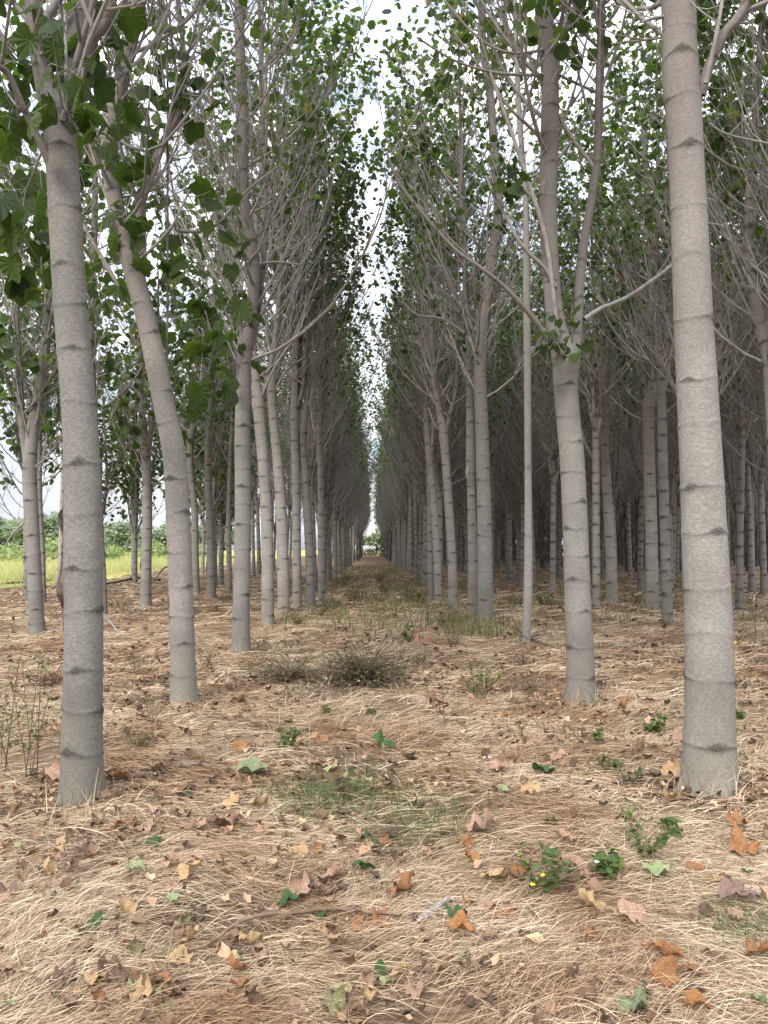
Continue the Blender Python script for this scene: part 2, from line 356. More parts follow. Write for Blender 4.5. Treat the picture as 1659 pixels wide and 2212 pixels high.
# ------------------------------------------------------------------ crowns
def arcs(o, az, el0, el1, Ln, K, r_, wig=.05):
    """o (N,3) start, azimuth, start and end elevation, length -> (N,K,3)"""
    n = len(o); t = np.linspace(0, 1, K)[None]
    el = el0[:,None]+(el1-el0)[:,None]*t**.8; azz = az[:,None]+r_.normal(0, .25, (n,1))*t+np.cumsum(r_.normal(0, wig, (n,K)), 1)
    d = np.stack([np.cos(el)*np.cos(azz), np.cos(el)*np.sin(azz), np.sin(el)], -1)*(Ln/(K-1))[:,None,None]
    d = np.concatenate([np.zeros((n,1,3)), d[:, :-1]], 1)
    return o[:,None,:]+np.cumsum(d, 1)
def crown(leaders, r_, z0, H, rad0=1.7, prim=2.6, nsec=6, nter=2, zleaf=(6.0, 8.5), leafn=1.0, leafsize=(.13,.21), tpl=LT6, sides=(6,4,3), center=(0,0), lowleaf=.02, axis_lean=(0,0), twigr=1.0):
    """primary, secondary and tertiary wood rising off the leaders, and the leaves"""
    O=[]; AZ=[]; LN=[]; RR=[]
    for ld, share in leaders:
        ld = np.asarray(ld, float); d = np.r_[0, np.cumsum(np.linalg.norm(np.diff(ld[:,:3], axis=0), axis=1))]
        az = r_.random()*6.28; s = 0
        while s < d[-1]:
            q = np.array([np.interp(s, d, ld[:,k]) for k in range(4)])
            if q[2] > z0:
                f = (q[2]-z0)/max(H-z0, .1)
                for e in (0, pi):
                    if r_.random() < share:
                        O.append(q[:3]); AZ.append(az+e+r_.normal()*.25)
                        LN.append(prim*(.55+.55*r_.random())*(1.0-.30*max(0, f-.35)/.65)); RR.append(min(q[3]*.55, .020*(1.1-.6*f)*(.7+.6*r_.random())))
            s += r_.uniform(.28, .42); az += pi/2+r_.normal()*.3
    O = np.array(O); AZ = np.array(AZ); LN = np.array(LN); RR = np.maximum(np.array(RR), .006)
    n = len(O); K = 8
    P1 = arcs(O, AZ, r_.uniform(.35,1.15,n), r_.uniform(1.32,1.55,n), LN, K, r_, .10)
    # keep inside the crown radius
    cx, cy = center; dx = P1[...,0]-cx; dy = P1[...,1]-cy; rr = np.hypot(dx, dy); lim = rad0
    k = np.where(rr > lim*.85, (lim*.85+(rr-lim*.85)*.45)/np.maximum(rr, .01), 1); P1[...,0] = cx+dx*k; P1[...,1] = cy+dy*k
    t = np.linspace(0,1,K)[None]; G = Geo(); v, f = tubes(P1, RR[:,None]*(1-.72*t)*twigr, sides[0]); G.add(v, f, 0)
    def sub(P, rads, m, lo, Lr, Ks, sd, el0, rr_):
        n, K, _ = P.shape; tt = r_.uniform(lo, .98, (n, m)); idx = tt*(K-1); i0 = np.minimum(idx.astype(int), K-2); fr = (idx-i0)[...,None]
        ar = np.arange(n)[:,None]; p = P[ar,i0]*(1-fr)+P[ar,i0+1]*fr; dv = P[ar,i0+1]-P[ar,i0]
        az = np.arctan2(dv[...,1], dv[...,0])+r_.choice([-1,1], (n,m))*r_.uniform(.3,1.3,(n,m))
        Ln = r_.uniform(*Lr, (n,m))*(1.15-.5*tt); e0 = r_.uniform(*el0, (n,m)); e1 = r_.uniform(1.15,1.52,(n,m))
        Q = arcs(p.reshape(-1,3), az.ravel(), e0.ravel(), e1.ravel(), Ln.ravel(), Ks, r_, .16)
        r0 = np.repeat(rads, m)*.55; r0 = np.clip(r0, rr_, 1)
        v, f = tubes(Q, r0[:,None]*(1-.6*np.linspace(0,1,Ks)[None])*twigr, sd); G.add(v, f, 1)
        return Q, r0
    P2, R2 = sub(P1, RR, nsec, .2, (.5,1.3), 6, sides[1], (.35,1.2), .0036)
    P3, R3 = sub(P2, R2, nter, .15, (.25,.65), 4, sides[2], (.3,1.2), .0024)
    # leaves on the outer wood
    Lg = Geo()
    cand = np.concatenate([P2[:,2:].reshape(-1,3), P3[:,1:].reshape(-1,3)])
    pr = lowleaf+(1-lowleaf)*np.clip((cand[:,2]-zleaf[0])/(zleaf[1]-zleaf[0]), 0, 1)
    keep = r_.random(len(cand)) < pr*.55*leafn; pos = cand[keep]+r_.normal(0,.05,(keep.sum(),3))
    if len(pos):
        v, f = place_leaves(pos, r_.uniform(*leafsize, len(pos)), r_, tpl, (.0,1.3)); Lg.add(v, f, 0)
    return G, Lg

# ------------------------------------------------------------------ trees copied along the rows
def lead(base, top, kinks, r0, r1, n=9):
    t = np.linspace(0,1,n); b = np.asarray(base, float); e = np.asarray(top, float)
    P = b[None]*(1-t)[:,None]+e[None]*t[:,None]
    for tc_, wdt, dx, dy in kinks:
        g = np.exp(-((t-tc_)/wdt)**2); P[:,0] += g*dx; P[:,1] += g*dy
    return np.c_[P, r0+(r1-r0)*t**.85]
class TreeKit: pass
def make_kit(seed, fork, H, leafy=False, far=False):
    r_ = np.random.default_rng(seed); k = TreeKit(); k.H = H
    r0 = r_.uniform(.085,.115); lean = r_.normal(0, .12, 2)
    az = r_.random()*6.28; fz = fork
    fp = np.array([lean[0]*.6, lean[1]*.6, fz])
    k1 = r_.uniform(.12,.3)
    mainp = np.array([[0,0,-.12,r0*1.08],[lean[0]*.1,lean[1]*.1,.8,r0],[lean[0]*.35,lean[1]*.35,fz*.6,r0*.93],[fp[0],fp[1],fz,r0*.86],
        [fp[0]+cos(az)*k1*.8,fp[1]+sin(az)*k1*.8,fz+.7,r0*.66],[fp[0]+cos(az)*k1*1.3,fp[1]+sin(az)*k1*1.3,fz+2.0,r0*.58],
        [fp[0]+cos(az)*k1*.9+r_.normal()*.1,fp[1]+sin(az)*k1*.9+r_.normal()*.1,fz+4.2,r0*.4],[fp[0]+r_.normal()*.25,fp[1]+r_.normal()*.25,H-.6,.012]])
    sides, step = (8,.35) if far else (16,.035)
    T = Geo(); v, f, s = stem(mainp, sides, step, r_, scarw=.065, gap=(.22,.34)); T.add(v, f, 0, s)
    B = []; leaders = [(mainp[3:] if not leafy else mainp[2:], .8)]
    nl = 2+(r_.random() < .5)
    for j in range(nl):
        a2 = az+pi+(j-.5*(nl-1))*1.3+r_.normal()*.3; ln = (H-fz)*r_.uniform(.5,.85)/(1+.3*j); off = r_.uniform(.35,.75)
        zz = fz-.12-.1*j
        q = np.array([[fp[0]-cos(a2)*.0,fp[1]-sin(a2)*.0,zz-.15,r0*.55],[fp[0]+cos(a2)*off*.35,fp[1]+sin(a2)*off*.35,zz+.45,r0*.5],
            [fp[0]+cos(a2)*off*.7,fp[1]+sin(a2)*off*.7,zz+1.6,r0*.4],[fp[0]+cos(a2)*off,fp[1]+sin(a2)*off,zz+ln*.6,r0*.27],[fp[0]+cos(a2)*off*1.1,fp[1]+sin(a2)*off*1.1,zz+ln,.01]])
        B.append(q); leaders.append((q[1:], .7))
    Lb = Geo()
    for q in B:
        v, f, s = stem(q, 7 if far else 10, .35 if far else .06, r_, base_flare=False, scarw=.03); Lb.add(v, f, 0, s)
    C, LV = crown(leaders, r_, fz-.35 if not leafy else 1.6, H, rad0=2.35 if not leafy else 2.1, prim=3.2,
        nsec=3 if far else 5, nter=1 if far else 2, zleaf=(6.0,9.6) if not leafy else (2.1,4.2), leafn=(.8 if far else 1.2) if not leafy else .7,
        leafsize=(.16,.24) if far else (.09,.16) if not leafy else (.12,.21), tpl=LT6 if (far or not leafy) else LT9, sides=(4,3,3) if far else (5,3,3), center=(fp[0]*.5, fp[1]*.5), lowleaf=.012 if not leafy else .15,
        twigr=1.25 if far else 1.0)
    k.T, k.L, k.C, k.F = T, Lb, C, LV
    if not far:
        k.mt = T.mesh('trunk', M['bark'], True, True); k.ml = Lb.mesh('limb', M['bark'], True, True)
        k.mc = C.mesh('branches', [M['limb'], M['twig']]); k.mf = LV.mesh('foliage', M['leaf'], False)
    return k
def kit_tree(k, name, loc, rz, s):
    e = empty(name, loc, rz, s)
    link('trunk', k.mt, e); link('limb', k.ml, e); link('branches', k.mc, e); link('foliage', k.mf, e)
    return e
ORD = ['front','second','third','fourth','fifth','sixth','seventh','eighth','ninth','tenth','eleventh','twelfth','thirteenth','fourteenth','fifteenth','sixteenth','seventeenth','eighteenth','nineteenth','twentieth']
def ordw(i):
    if i < 20: return ['first']+ORD[1:] and (['first']+ORD[1:])[i]
    tens = {2:'twenty',3:'thirty',4:'forty',5:'fifty'}; n = i+1
    if n % 10 == 0: return {2:'twentieth',3:'thirtieth',4:'fortieth',5:'fiftieth'}[n//10]
    return tens[n//10]+'-'+['','first','second','third','fourth','fifth','sixth','seventh','eighth','ninth'][n%10]
kits = [make_kit(100+i, f, h) for i, (f, h) in enumerate([(3.3,13.2),(4.0,14.0),(4.7,13.6),(3.7,12.8),(5.2,14.2),(2.9,13.0)])]
leafy = [make_kit(200+i, f, h, True) for i, (f, h) in enumerate([(2.9,11.0),(3.6,12.0),(2.5,10.5)])]
fark = [make_kit(300+i, f, h, False, True) for i, (f, h) in enumerate([(3.5,13.2),(4.4,13.8),(3.0,12.8)])]

exec_protos = {}
def row_tree(kl, i, x, y, rz, s, label, group):
    k = kl[i % len(kl)]; key = id(k)
    z = float(gz(x, y))-.01
    if key not in exec_protos:
        e = kit_tree(k, 'plantation_tree', (x,y,z), rz, s); exec_protos[key] = e
    else:
        e = dup(exec_protos[key], (x,y,z), rz, s)
    return tag(e, label, 'tree', group)
AX = -.0148                                        # the rows run very slightly to the left
def rowx(off, y): return off+AX*y
def vis(x, y, mgn=2.2):
    return abs(x) < y*.505+mgn
r_ = np.random.default_rng(11)
cnt = 0
# rows flanking the path, behind the individually shaped trees
rows = [('left', 0, -2.02, 23.6, 84), ('right', 0, 2.12, 23.4, 84)]
n_side = {('left',0): 8, ('right',0): 8}
for side, ri, off, y0, y1 in rows:
    y = y0; i = n_side[(side, ri)]
    while y < y1:
        yy = y+r_.normal()*.2; x = rowx(off, yy)+r_.normal()*.08
        row_tree(kits, r_.integers(0, 6), x, yy, r_.random()*6.28, r_.uniform(.92,1.06),
            'slim grey ringed tree, %s from the front in the row just %s of the path' % (ordw(i), side), 'trees of the two rows lining the path')
        cnt += 1; i += 1; y += 2.6
# rows to the right
RW = ['first','second','third','fourth','fifth','sixth','seventh','eighth','ninth','tenth','eleventh','twelfth','thirteenth']
far_jobs = []
for ri in range(1, 19):
    off = 2.12+3.5*ri; y = 6.0+r_.random(); i = 0
    ylim = ([0, 66, 58, 52, 47, 44, 42, 40]+[0]*12)[ri]
    while y < 150:
        yy = y+r_.normal()*.25; x = rowx(off, yy)+r_.normal()*.12
        blocked = (ri == 1 and (abs(yy-20.7) < 1.0 or abs(yy-18.2) < 1.0))
        if vis(x, yy, 1.8) and not blocked:
            if yy < ylim:
                row_tree(kits, r_.integers(0, 6), x, yy, r_.random()*6.28, r_.uniform(.9,1.06),
                    'grey ringed tree, %s in view from the front, %s row right of the path' % (ordw(i), RW[min(ri,12)]), 'trees of the rows deeper to the right')
                cnt += 1
            else: far_jobs.append((x, yy))
            i += 1
        elif blocked: i += 1
        y += 2.25
# rows to the left: only a thin edge of the plantation, leafy down low
for ri in range(1, 3):
    off = -2.02-4.1*ri; y = [0, 28.5, 22.7, 27.0][ri]; i = [0,3,0,0][ri]
    while y < [0, 62, 62, 70][ri]:
        yy = y+r_.normal()*.3; x = rowx(off, yy)+r_.normal()*.2
        if vis(x, yy, 1.0):
            kl = leafy if (ri >= 2 or yy < 34) else kits
            row_tree(kl, r_.integers(0, len(kl)), x, yy, r_.random()*6.28, r_.uniform(.85,1.02),
                'grey tree with low leaves, %s in view from the front, %s row left of path' % (ordw(i), RW[ri]), 'leafy trees at the left edge of the plantation')
            cnt += 1; i += 1
        y += [0, 3.6, 5.6, 5.0][ri]
print('row trees', cnt, 'far', len(far_jobs))
for sgn, o_ in ((-1,-2.02),(1,2.12),(-1,-6.1)):
    y = 86
    while y < 150: far_jobs.append((rowx(o_, y)+r_.normal()*.1, y)); y += 2.75
# the depth of the plantation beyond the counted trees
G1 = Geo(); rj = np.random.default_rng(5)
Gb, Gl, Gt = Geo(), Geo(), Geo()
for x, y in far_jobs:
    k = fark[rj.integers(0, 3)]; rz = rj.random()*6.28; s = rj.uniform(.92,1.05); off = (x, y, float(gz(x,y)))
    for src in (k.T, k.L): G1.merge(src, off, rz, s)
    for src, mi in ((k.C, 1), (k.F, 2)):
        base = G1.n; st_ = len(G1.m); G1.merge(src, off, rz, s)
        for q in range(st_, len(G1.m)): G1.m[q] = np.full_like(G1.m[q], mi)
if far_jobs:
    o = link('deep_plantation', G1.mesh('deep_plantation', [M['bark'], M['twig'], M['leaf']], True, True))
    tag(o, 'deep mass of grey trunks and twigs far inside the plantation on the right', 'plantation', kind='stuff')

# ------------------------------------------------------------------ the individually shaped trees
def pxpath(rows, Y0, base=None, dy=0.0):
    """rows (px, py, width px[, depth offset]) -> local x,y,z,r rows relative to base"""
    o = []
    for r in rows:
        Y = Y0+(r[3] if len(r) > 3 else 0)+dy; p = atdepth(r[0], r[1], Y); o.append([p[0]-base[0], p[1]-base[1], p[2]-base[2], r[2]/2/F*Y])
    return np.array(o)
def hero(label, base_px, trunk, limbs=(), arcs_=(), shoots=(), H=13.2, seed=1, near=False, crownkw=None, group=None, fork_z=None,
         strips=(), material='bark', sides=24, step=.02, gap=(.22,.36), leaf_m='leaf', tpl=LT6, share=.8, name='plantation_tree', scarw=.05, crown_on=True, cat='tree'):
    r_ = np.random.default_rng(seed)
    bx, by, bz = onground(*base_px); B = (bx, by, bz-.015); Y0 = by
    e = empty(name, B); tag(e, label, cat, group)
    tp = pxpath([(base_px[0], base_px[1], trunk[0][2])]+list(trunk), Y0, B)
    tp[0] = [0, 0, -.05, tp[0,3]]
    def extend(q, Ht, rtop=.012):
        z = q[-1,2]; r0 = q[-1,3]
        if z > Ht-1.2: return q
        d = (q[-1,:2]-q[-2,:2])/max(q[-1,2]-q[-2,2], .1); d = np.clip(d, -.12, .12); ex = []; p = q[-1,:2].copy()
        for f in (.2,.45,.7,1):
            zz = z+(Ht-z)*f; p = p+d*(Ht-z)*.18+r_.normal(0,.05,2); ex.append([p[0], p[1], zz, r0*(1-f)**.8+rtop*f])
        return np.vstack([q, ex])
    full = extend(tp, H)
    T = Geo(); v, f, s = stem(full, sides, step, r_, scarw=scarw, gap=gap, bump=.03, wob=.012); T.add(v, f, 0, s)
    link('trunk', T.mesh('trunk', M[material], True, True), e)
    fz = fork_z if fork_z is not None else (4.0)
    leaders = [(full[full[:,2] > fz-1.0], share)]
    for lb in limbs:
        lp, top = lb; q = extend(pxpath(lp, Y0, B), top); G = Geo()
        v, f, s = stem(q, 14, step*1.6, r_, base_flare=False, scarw=scarw*.7, gap=(.25,.4), wob=.01); G.add(v, f, 0, s)
        link('limb', G.mesh('limb', M[material], True, True), e); leaders.append((q[1:], share*.8))
    kw = dict(rad0=2.45, prim=3.4, zleaf=(6.4,9.8), leafn=1.0, nsec=6, nter=2, sides=(6,4,3), lowleaf=.012, leafsize=(.09,.165)); kw.update(crownkw or {})
    fxy = (np.interp(fz+2, full[:,2], full[:,0])*.7, np.interp(fz+2, full[:,2], full[:,1])*.7)
    C, LV = crown(leaders, r_, fz, H, center=fxy, tpl=tpl, **kw)
    for a in arcs_:                                              # single branches seen in the photograph
        q = spline(pxpath(a, Y0, B), 14); n = len(q)
        v, f = tubes(q[None,:,:3], np.maximum(q[None,:,3], .003), 7); C.add(v, f, 0)
        m = max(3, int(np.linalg.norm(q[-1,:3]-q[0,:3])*3.2)); i0 = r_.integers(4, n-1, m)
        aa = arcs(q[i0,:3], r_.random(m)*6.28, r_.uniform(.2,1,m), r_.uniform(1,1.4,m), r_.uniform(.4,1.1,m), 6, r_, .09)
        v, f = tubes(aa, np.linspace(.005,.0022,6)[None].repeat(m,0), 4); C.add(v, f, 1)
    for sh in shoots:                                            # leafy shoots: start, end, number, leaf size
        (x0,y0,d0),(x1,y1,d1),num,ls,spread = sh
        a = atdepth(x0,y0,Y0+d0)-np.array(B); c_ = atdepth(x1,y1,Y0+d1)-np.array(B)
        mid = (a+c_)/2+np.array([0,0,-.12]); q = spline(np.array([[*a,.008],[*mid,.006],[*c_,.003]]), 10)
        v, f = tubes(q[None,:,:3], q[None,:,3], 5); C.add(v, f, 1)
        num = int(num*1.4); t = r_.random(num)**.7; i0 = (t*9).astype(int)
        pos = q[i0,:3]+r_.normal(0, spread, (num,3)); stalk = np.stack([q[i0,:3], (q[i0,:3]+pos)/2+np.array([0,0,.02]), pos], 1)
        v, f = tubes(stalk, np.full((num,3), .0022), 3); C.add(v, f, 1)
        v, f = place_leaves(pos, r_.uniform(ls*.5, ls*1.0, num), r_, LT20, (.3,1.35)); LV.add(v, f, 0 if len(shoots) == 0 else 1)
    link('branches', C.mesh('branches', [M['limb'], M['twig']]), e)
    if LV.n: link('foliage', LV.mesh('foliage', [M['leaf'], M['leaf_near']], False), e)
    for st in strips:                                            # peeling bark: (px list (x,y,w), seed)
        q = spline(pxpath([(x, y, w_, -.03) for x, y, w_ in st], Y0, B), 16); n = len(q); t = np.linspace(0,1,n)
        G = Geo(); W_ = np.maximum(q[:,3], .004); K = 5; V = []
        for j in range(K):
            u = j/(K-1)*2-1; wv = (1+.35*np.sin(t*17+j))*W_*(1+.1*r_.normal(size=n))
            V.append(np.stack([q[:,0]+u*wv, q[:,1]+.035*u*u*np.sin(t*9)+.01*j, q[:,2]+.01*np.sin(j*2+t*20)], 1))
        V = np.stack(V, 1); V2 = V+np.array([0,.004,0]); i = np.arange(n-1)[:,None]*K; j = np.arange(K-1)[None]
        fq = np.stack([i+j, i+j+1, i+K+j+1, i+K+j], -1).reshape(-1,4); G.add(V, fq, 0); G.add(V2, fq[:, ::-1], 0)
        link('peeling_bark_strip', G.mesh('peeling_bark_strip', M['peel'], True), e)
    return e
b = NB('peeling_bark'); n_ = b.noise(obj_coord(b), 12, 4); b.pbsdf(b.ramp(n_, [(.35,(.09,.065,.05)),(.6,(.34,.27,.21))]), .85); M['peel'] = b.m
GP = 'trees of the two rows lining the path'
NEAR = dict(rad0=2.0, prim=2.3, nsec=6, nter=2, leafn=.8)
# left row ------------------------------------------------------------
hero('thick grey trunk in left foreground, closest on the left, forked above under big leaves', (177,1735),
     [(177,1600,80),(181,1400,78),(180,1200,79),(177,1000,74),(168,850,71),(155,700,70),(145,550,69),(137,400,69),(130,300,68),(126,258,70),(100,190,46),(86,100,41),(72,0,38)],
     limbs=[([(138,290,50,.02),(148,225,50,.05),(158,150,52,.1),(172,60,54,.15),(184,0,52,.2)], 11),
            ([(112,365,20,-.03),(88,310,17,-.1),(52,235,15,-.2),(18,160,14,-.3),(-20,110,13,-.4)], 7),
            ([(140,262,26,-.08),(165,190,20,-.15),(198,95,20,-.2),(236,10,20,-.25)], 8)],
     arcs_=[[(150,250,9,-.1),(160,235,9,-.15),(172,200,7,-.2),(185,110,5,-.25),(205,20,4,-.3)],
            [(140,245,9,-.15),(143,150,8,-.2),(140,0,7,-.2)], [(85,70,8,0),(40,130,7,-.2),(10,90,6,-.3),(-10,40,5,-.3)]],
     shoots=[((60,250,0),(-30,60,.1),9,.19,.16),((60,250,0),(30,190,-.3),6,.17,.14),((90,150,0),(10,20,.3),9,.2,.2),((80,100,0),(110,40,-.3),7,.18,.14),
             ((60,400,1.2),(10,600,1.0),13,.24,.22),((90,330,.6),(20,420,.8),12,.22,.2),((90,480,1.0),(90,590,.9),9,.2,.18),((30,300,.8),(-10,330,.8),10,.24,.22),
             ((150,240,-.1),(195,190,-.3),6,.15,.1),((150,240,-.1),(120,120,-.4),7,.15,.12),((170,100,0),(240,60,.4),8,.2,.16),((210,60,0),(260,130,.6),8,.2,.18),((170,150,.4),(205,310,.8),8,.18,.16)],
     seed=21, near=True, fork_z=4.0, material='bark_near', sides=56, step=.008, scarw=.058, crownkw=NEAR, group=GP,
     strips=[[(134,1195,5),(133,1260,11),(136,1310,9),(132,1362,12)],[(136,1060,5),(134,1130,8),(131,1180,9)]])
hero('grey trunk leaning left toward the top, second on the left, with a peeled strip', (398,1523),
     [(396,1450,50),(393,1350,50),(388,1200,51),(378,1000,49),(356,880,47),(338,790,46),(318,700,44),(300,630,43),(288,585,44),(262,500,36),(244,400,36),(236,330,38),(246,250,34),(264,170,33),(284,80,31),(300,0,30)],
     limbs=[([(296,600,26,.02),(300,520,20,.05),(303,450,18,.1),(322,385,20,.1),(352,310,17,.15),(392,232,14,.2),(398,140,12,.2),(388,30,11,.3)], 9),
            ([(360,790,5,.15),(362,650,5,.15),(362,400,5,.2),(362,200,5,.2),(360,20,5,.2)], 6)],
     arcs_=[[(270,650,11,-.03),(240,590,10,-.1),(205,530,8,-.15),(172,470,7,-.2),(150,410,6,-.25)],
            [(222,245,7,-.1),(250,295,7,-.2),(300,325,7,-.3),(345,318,7,-.35),(385,275,7,-.4),(430,215,6,-.4),(480,140,5,-.4),(560,20,4,-.5)],
            [(385,498,8,.1),(430,500,7,.2),(480,475,7,.3),(530,415,6,.3),(600,360,4,.4)],
            [(282,570,9,-.1),(320,545,7,-.1),(370,490,6,-.2),(410,410,5,-.2)]],
     shoots=[((300,330,0),(345,60,.2),9,.21,.18),((380,250,0),(400,40,-.3),9,.24,.16),((395,200,0),(440,180,-.3),7,.22,.12),((290,400,0),(250,470,-.4),7,.22,.12),
             ((320,500,0),(290,540,-.3),6,.22,.14),((370,450,.2),(440,600,.1),8,.25,.14),((430,600,.2),(475,760,.2),10,.26,.16),((440,700,.2),(430,860,.2),9,.26,.14),((460,430,.2),(490,500,.2),7,.24,.14),
             ((490,480,.2),(540,520,.4),4,.24,.1),((300,330,0),(260,260,-.4),8,.22,.16),((250,400,0),(220,600,.3),9,.22,.2),((300,620,.3),(350,700,.4),5,.22,.12),((270,250,0),(330,180,.3),8,.22,.18),((200,560,.6),(230,640,.6),8,.22,.18)],
     seed=22, near=True, fork_z=4.4, material='bark_near', sides=48, step=.010, scarw=.056, crownkw=NEAR, group=GP,
     strips=[[(369,1135,2),(367,1180,4),(368,1230,3)],[(371,1240,3),(369,1290,5),(372,1345,6),(372,1358,3)]])
hero('straight grey trunk third on the left, kinked at its fork', (521,1413),
     [(521,1350,37),(523,1250,36),(525,1100,35),(524,950,34),(525,850,32),(527,770,33),(532,735,34),(544,680,24),(549,600,26),(545,530,25),(532,470,24),(526,400,24),(524,250,24),(519,120,22),(517,0,21)],
     limbs=[([(540,755,16,.05),(556,690,12,.1),(570,560,11,.15),(575,450,11,.15),(566,250,10,.2),(560,0,9,.2)], 9),([(528,740,10,-.05),(505,650,8,-.1),(480,540,7,-.15),(465,450,6,-.2)], 6)],
     arcs_=[[(540,725,8,0),(580,650,7,0),(612,590,6,-.1),(640,540,5,-.1),(700,470,3,-.1)],[(552,570,5,0),(600,566,5,-.1),(650,572,4,-.2)],[(520,470,5,0),(580,440,4,0),(640,380,3,0)]],
     shoots=[((540,700,0),(520,620,-.5),5,.22,.16),((530,800,0),(480,720,-.4),8,.22,.2)],
     seed=23, fork_z=3.9, sides=32, step=.015, group=GP, crownkw=dict(leafn=.85))
hero('grey trunk fourth on the left, splitting low above mid height', (578,1354),
     [(578,1300,27),(577,1150,25),(570,1020,24),(560,900,25),(557,870,27),(551,800,16),(545,700,13),(548,560,12),(560,400,11)],
     limbs=[([(562,890,13,0),(572,840,10,.05),(590,760,10,.05),(602,650,10,.1),(610,520,9,.1)], 11)], seed=24, fork_z=4.3, sides=24, step=.02, group=GP,
     arcs_=[[(560,870,6,0),(590,800,5,-.1),(630,740,5,-.1),(680,690,3,-.1)]])
hero('grey trunk fifth from the front in the left row, curving gently left', (613,1330),
     [(612,1250,26),(608,1120,24),(600,1000,22),(590,900,20),(587,830,20),(595,740,16),(606,640,14),(604,520,12)],
     limbs=[([(589,845,11,0),(610,760,9,.05),(632,650,8,.1)], 10)], seed=25, fork_z=5.0, group=GP, arcs_=[[(590,850,6,0),(620,800,5,-.1),(660,770,4,-.2)]])
hero('straight slim grey trunk sixth from the front in the left row', (642,1315), [(641,1200,19),(640,1050,18),(637,950,18),(636,870,17),(640,760,12),(648,600,10)],
     limbs=[([(638,890,9,0),(655,830,8,0),(668,700,7,0)], 10)], seed=26, fork_z=5.2, group=GP)
hero('grey trunk seventh from the front in the left row, leaning left', (671,1312), [(669,1200,19),(662,1080,18),(655,980,17),(655,930,18),(664,850,11),(668,700,9)],
     limbs=[([(655,940,9,0),(648,860,8,0),(650,740,7,0)], 10)], seed=27, fork_z=4.6, group=GP)
hero('grey trunk eighth in the left row, with a patch of dark bark', (696,1304), [(695,1200,15),(694,1100,14),(692,1000,13),(690,960,14),(694,850,10)], seed=28, fork_z=4.5, group=GP,
     limbs=[([(692,980,9,0),(702,900,7,0),(706,760,6,0)], 10)])
# left outer trees
GE = 'leafy trees at the left edge of the plantation'
LE = dict(rad0=2.1, prim=2.5, zleaf=(2.1,4.0), leafn=.5, leafsize=(.12,.21), lowleaf=.15)
hero('grey tree with flaking bark at the far left, bending right as it rises', (81,1370), [(76,1280,30),(70,1150,29),(64,1020,30),(72,920,26),(90,820,22),(102,700,19),(106,580,16)], seed=31, fork_z=2.6, crownkw=LE, group=GE, tpl=LT9, H=11.5,
     limbs=[([(60,1000,20,0),(46,900,15,0),(40,760,12,0)], 9)], strips=[[(58,1190,2),(53,1206,5),(60,1216,2)],[(60,1090,2),(58,1120,3),(58,1160,2)]], arcs_=[[(10,1180,3,0),(30,1150,4,0),(62,1120,5,0)]])
hero('thin grey trunk standing close behind the flaking far left tree', (94,1306), [(92,1200,11),(86,1100,12),(84,980,12),(90,800,11)], seed=32, fork_z=3.2, crownkw=LE, group=GE, tpl=LT9, H=11)
hero('grey trunk half hidden right behind the closest left trunk', (224,1332), [(222,1250,15),(216,1150,16),(206,950,16),(198,800,16),(196,690,15),(204,500,14),(206,350,12)], seed=33, fork_z=3.8, crownkw=LE, group=GE, tpl=LT9,
     strips=[[(216,1080,2),(213,1130,3),(214,1190,2)]])
hero('grey tree with a dark fork at chest height, standing between the first two left trunks', (315,1312), [(316,1230,22),(318,1120,21),(316,1000,20),(312,960,25),(306,880,12),(304,760,11)], seed=34, fork_z=2.9, crownkw=LE, group=GE, tpl=LT9, H=11.5,
     limbs=[([(318,985,14,0),(328,920,11,0),(334,820,10,0)], 9)], strips=[[(308,1190,3),(306,1220,5),(305,1255,3)]])
hero('grey tree with s-shaped trunk just right of the leaning left trunk', (424,1288), [(422,1200,15),(420,1100,14),(412,1020,14),(412,950,14),(426,890,14),(440,830,12)], seed=35, fork_z=4.0, crownkw=LE, group=GE, tpl=LT9)
hero('grey trunk with a flaking left side, between the leaning trunk and the third trunk', (457,1292), [(456,1220,18),(454,1130,17),(450,1050,16),(450,960,14),(456,880,12)], seed=36, fork_z=3.8, crownkw=LE, group=GE, tpl=LT9,
     strips=[[(449,1180,2),(447,1230,3),(447,1270,2)]])
hero('thin grey trunk just left of the third left trunk, with bare twigs low down', (495,1280), [(495,1220,11),(494,1130,11),(496,1050,10),(500,950,9)], seed=37, fork_z=4.0, crownkw=LE, group=GE, tpl=LT9, arcs_=[[(495,1205,3,0),(510,1203,3,0),(524,1208,2,0)]])
hero('pale peeled trunk leaning right at the field edge beside the closest left trunk', (122,1268), [(130,1220,11),(134,1130,12),(136,1050,11),(140,900,10)], seed=38, fork_z=4.0, crownkw=LE, group=GE, tpl=LT9, H=10, material='bark_pale',
     strips=[[(140,1170,3),(138,1210,6),(134,1240,5)]])
hero('slim trunk at the field edge between the two nearest left trunks', (290,1258), [(290,1180,12),(288,1080,12),(286,980,11),(292,900,9)], seed=39, fork_z=3.6, crownkw=LE, group=GE, tpl=LT9, H=10)
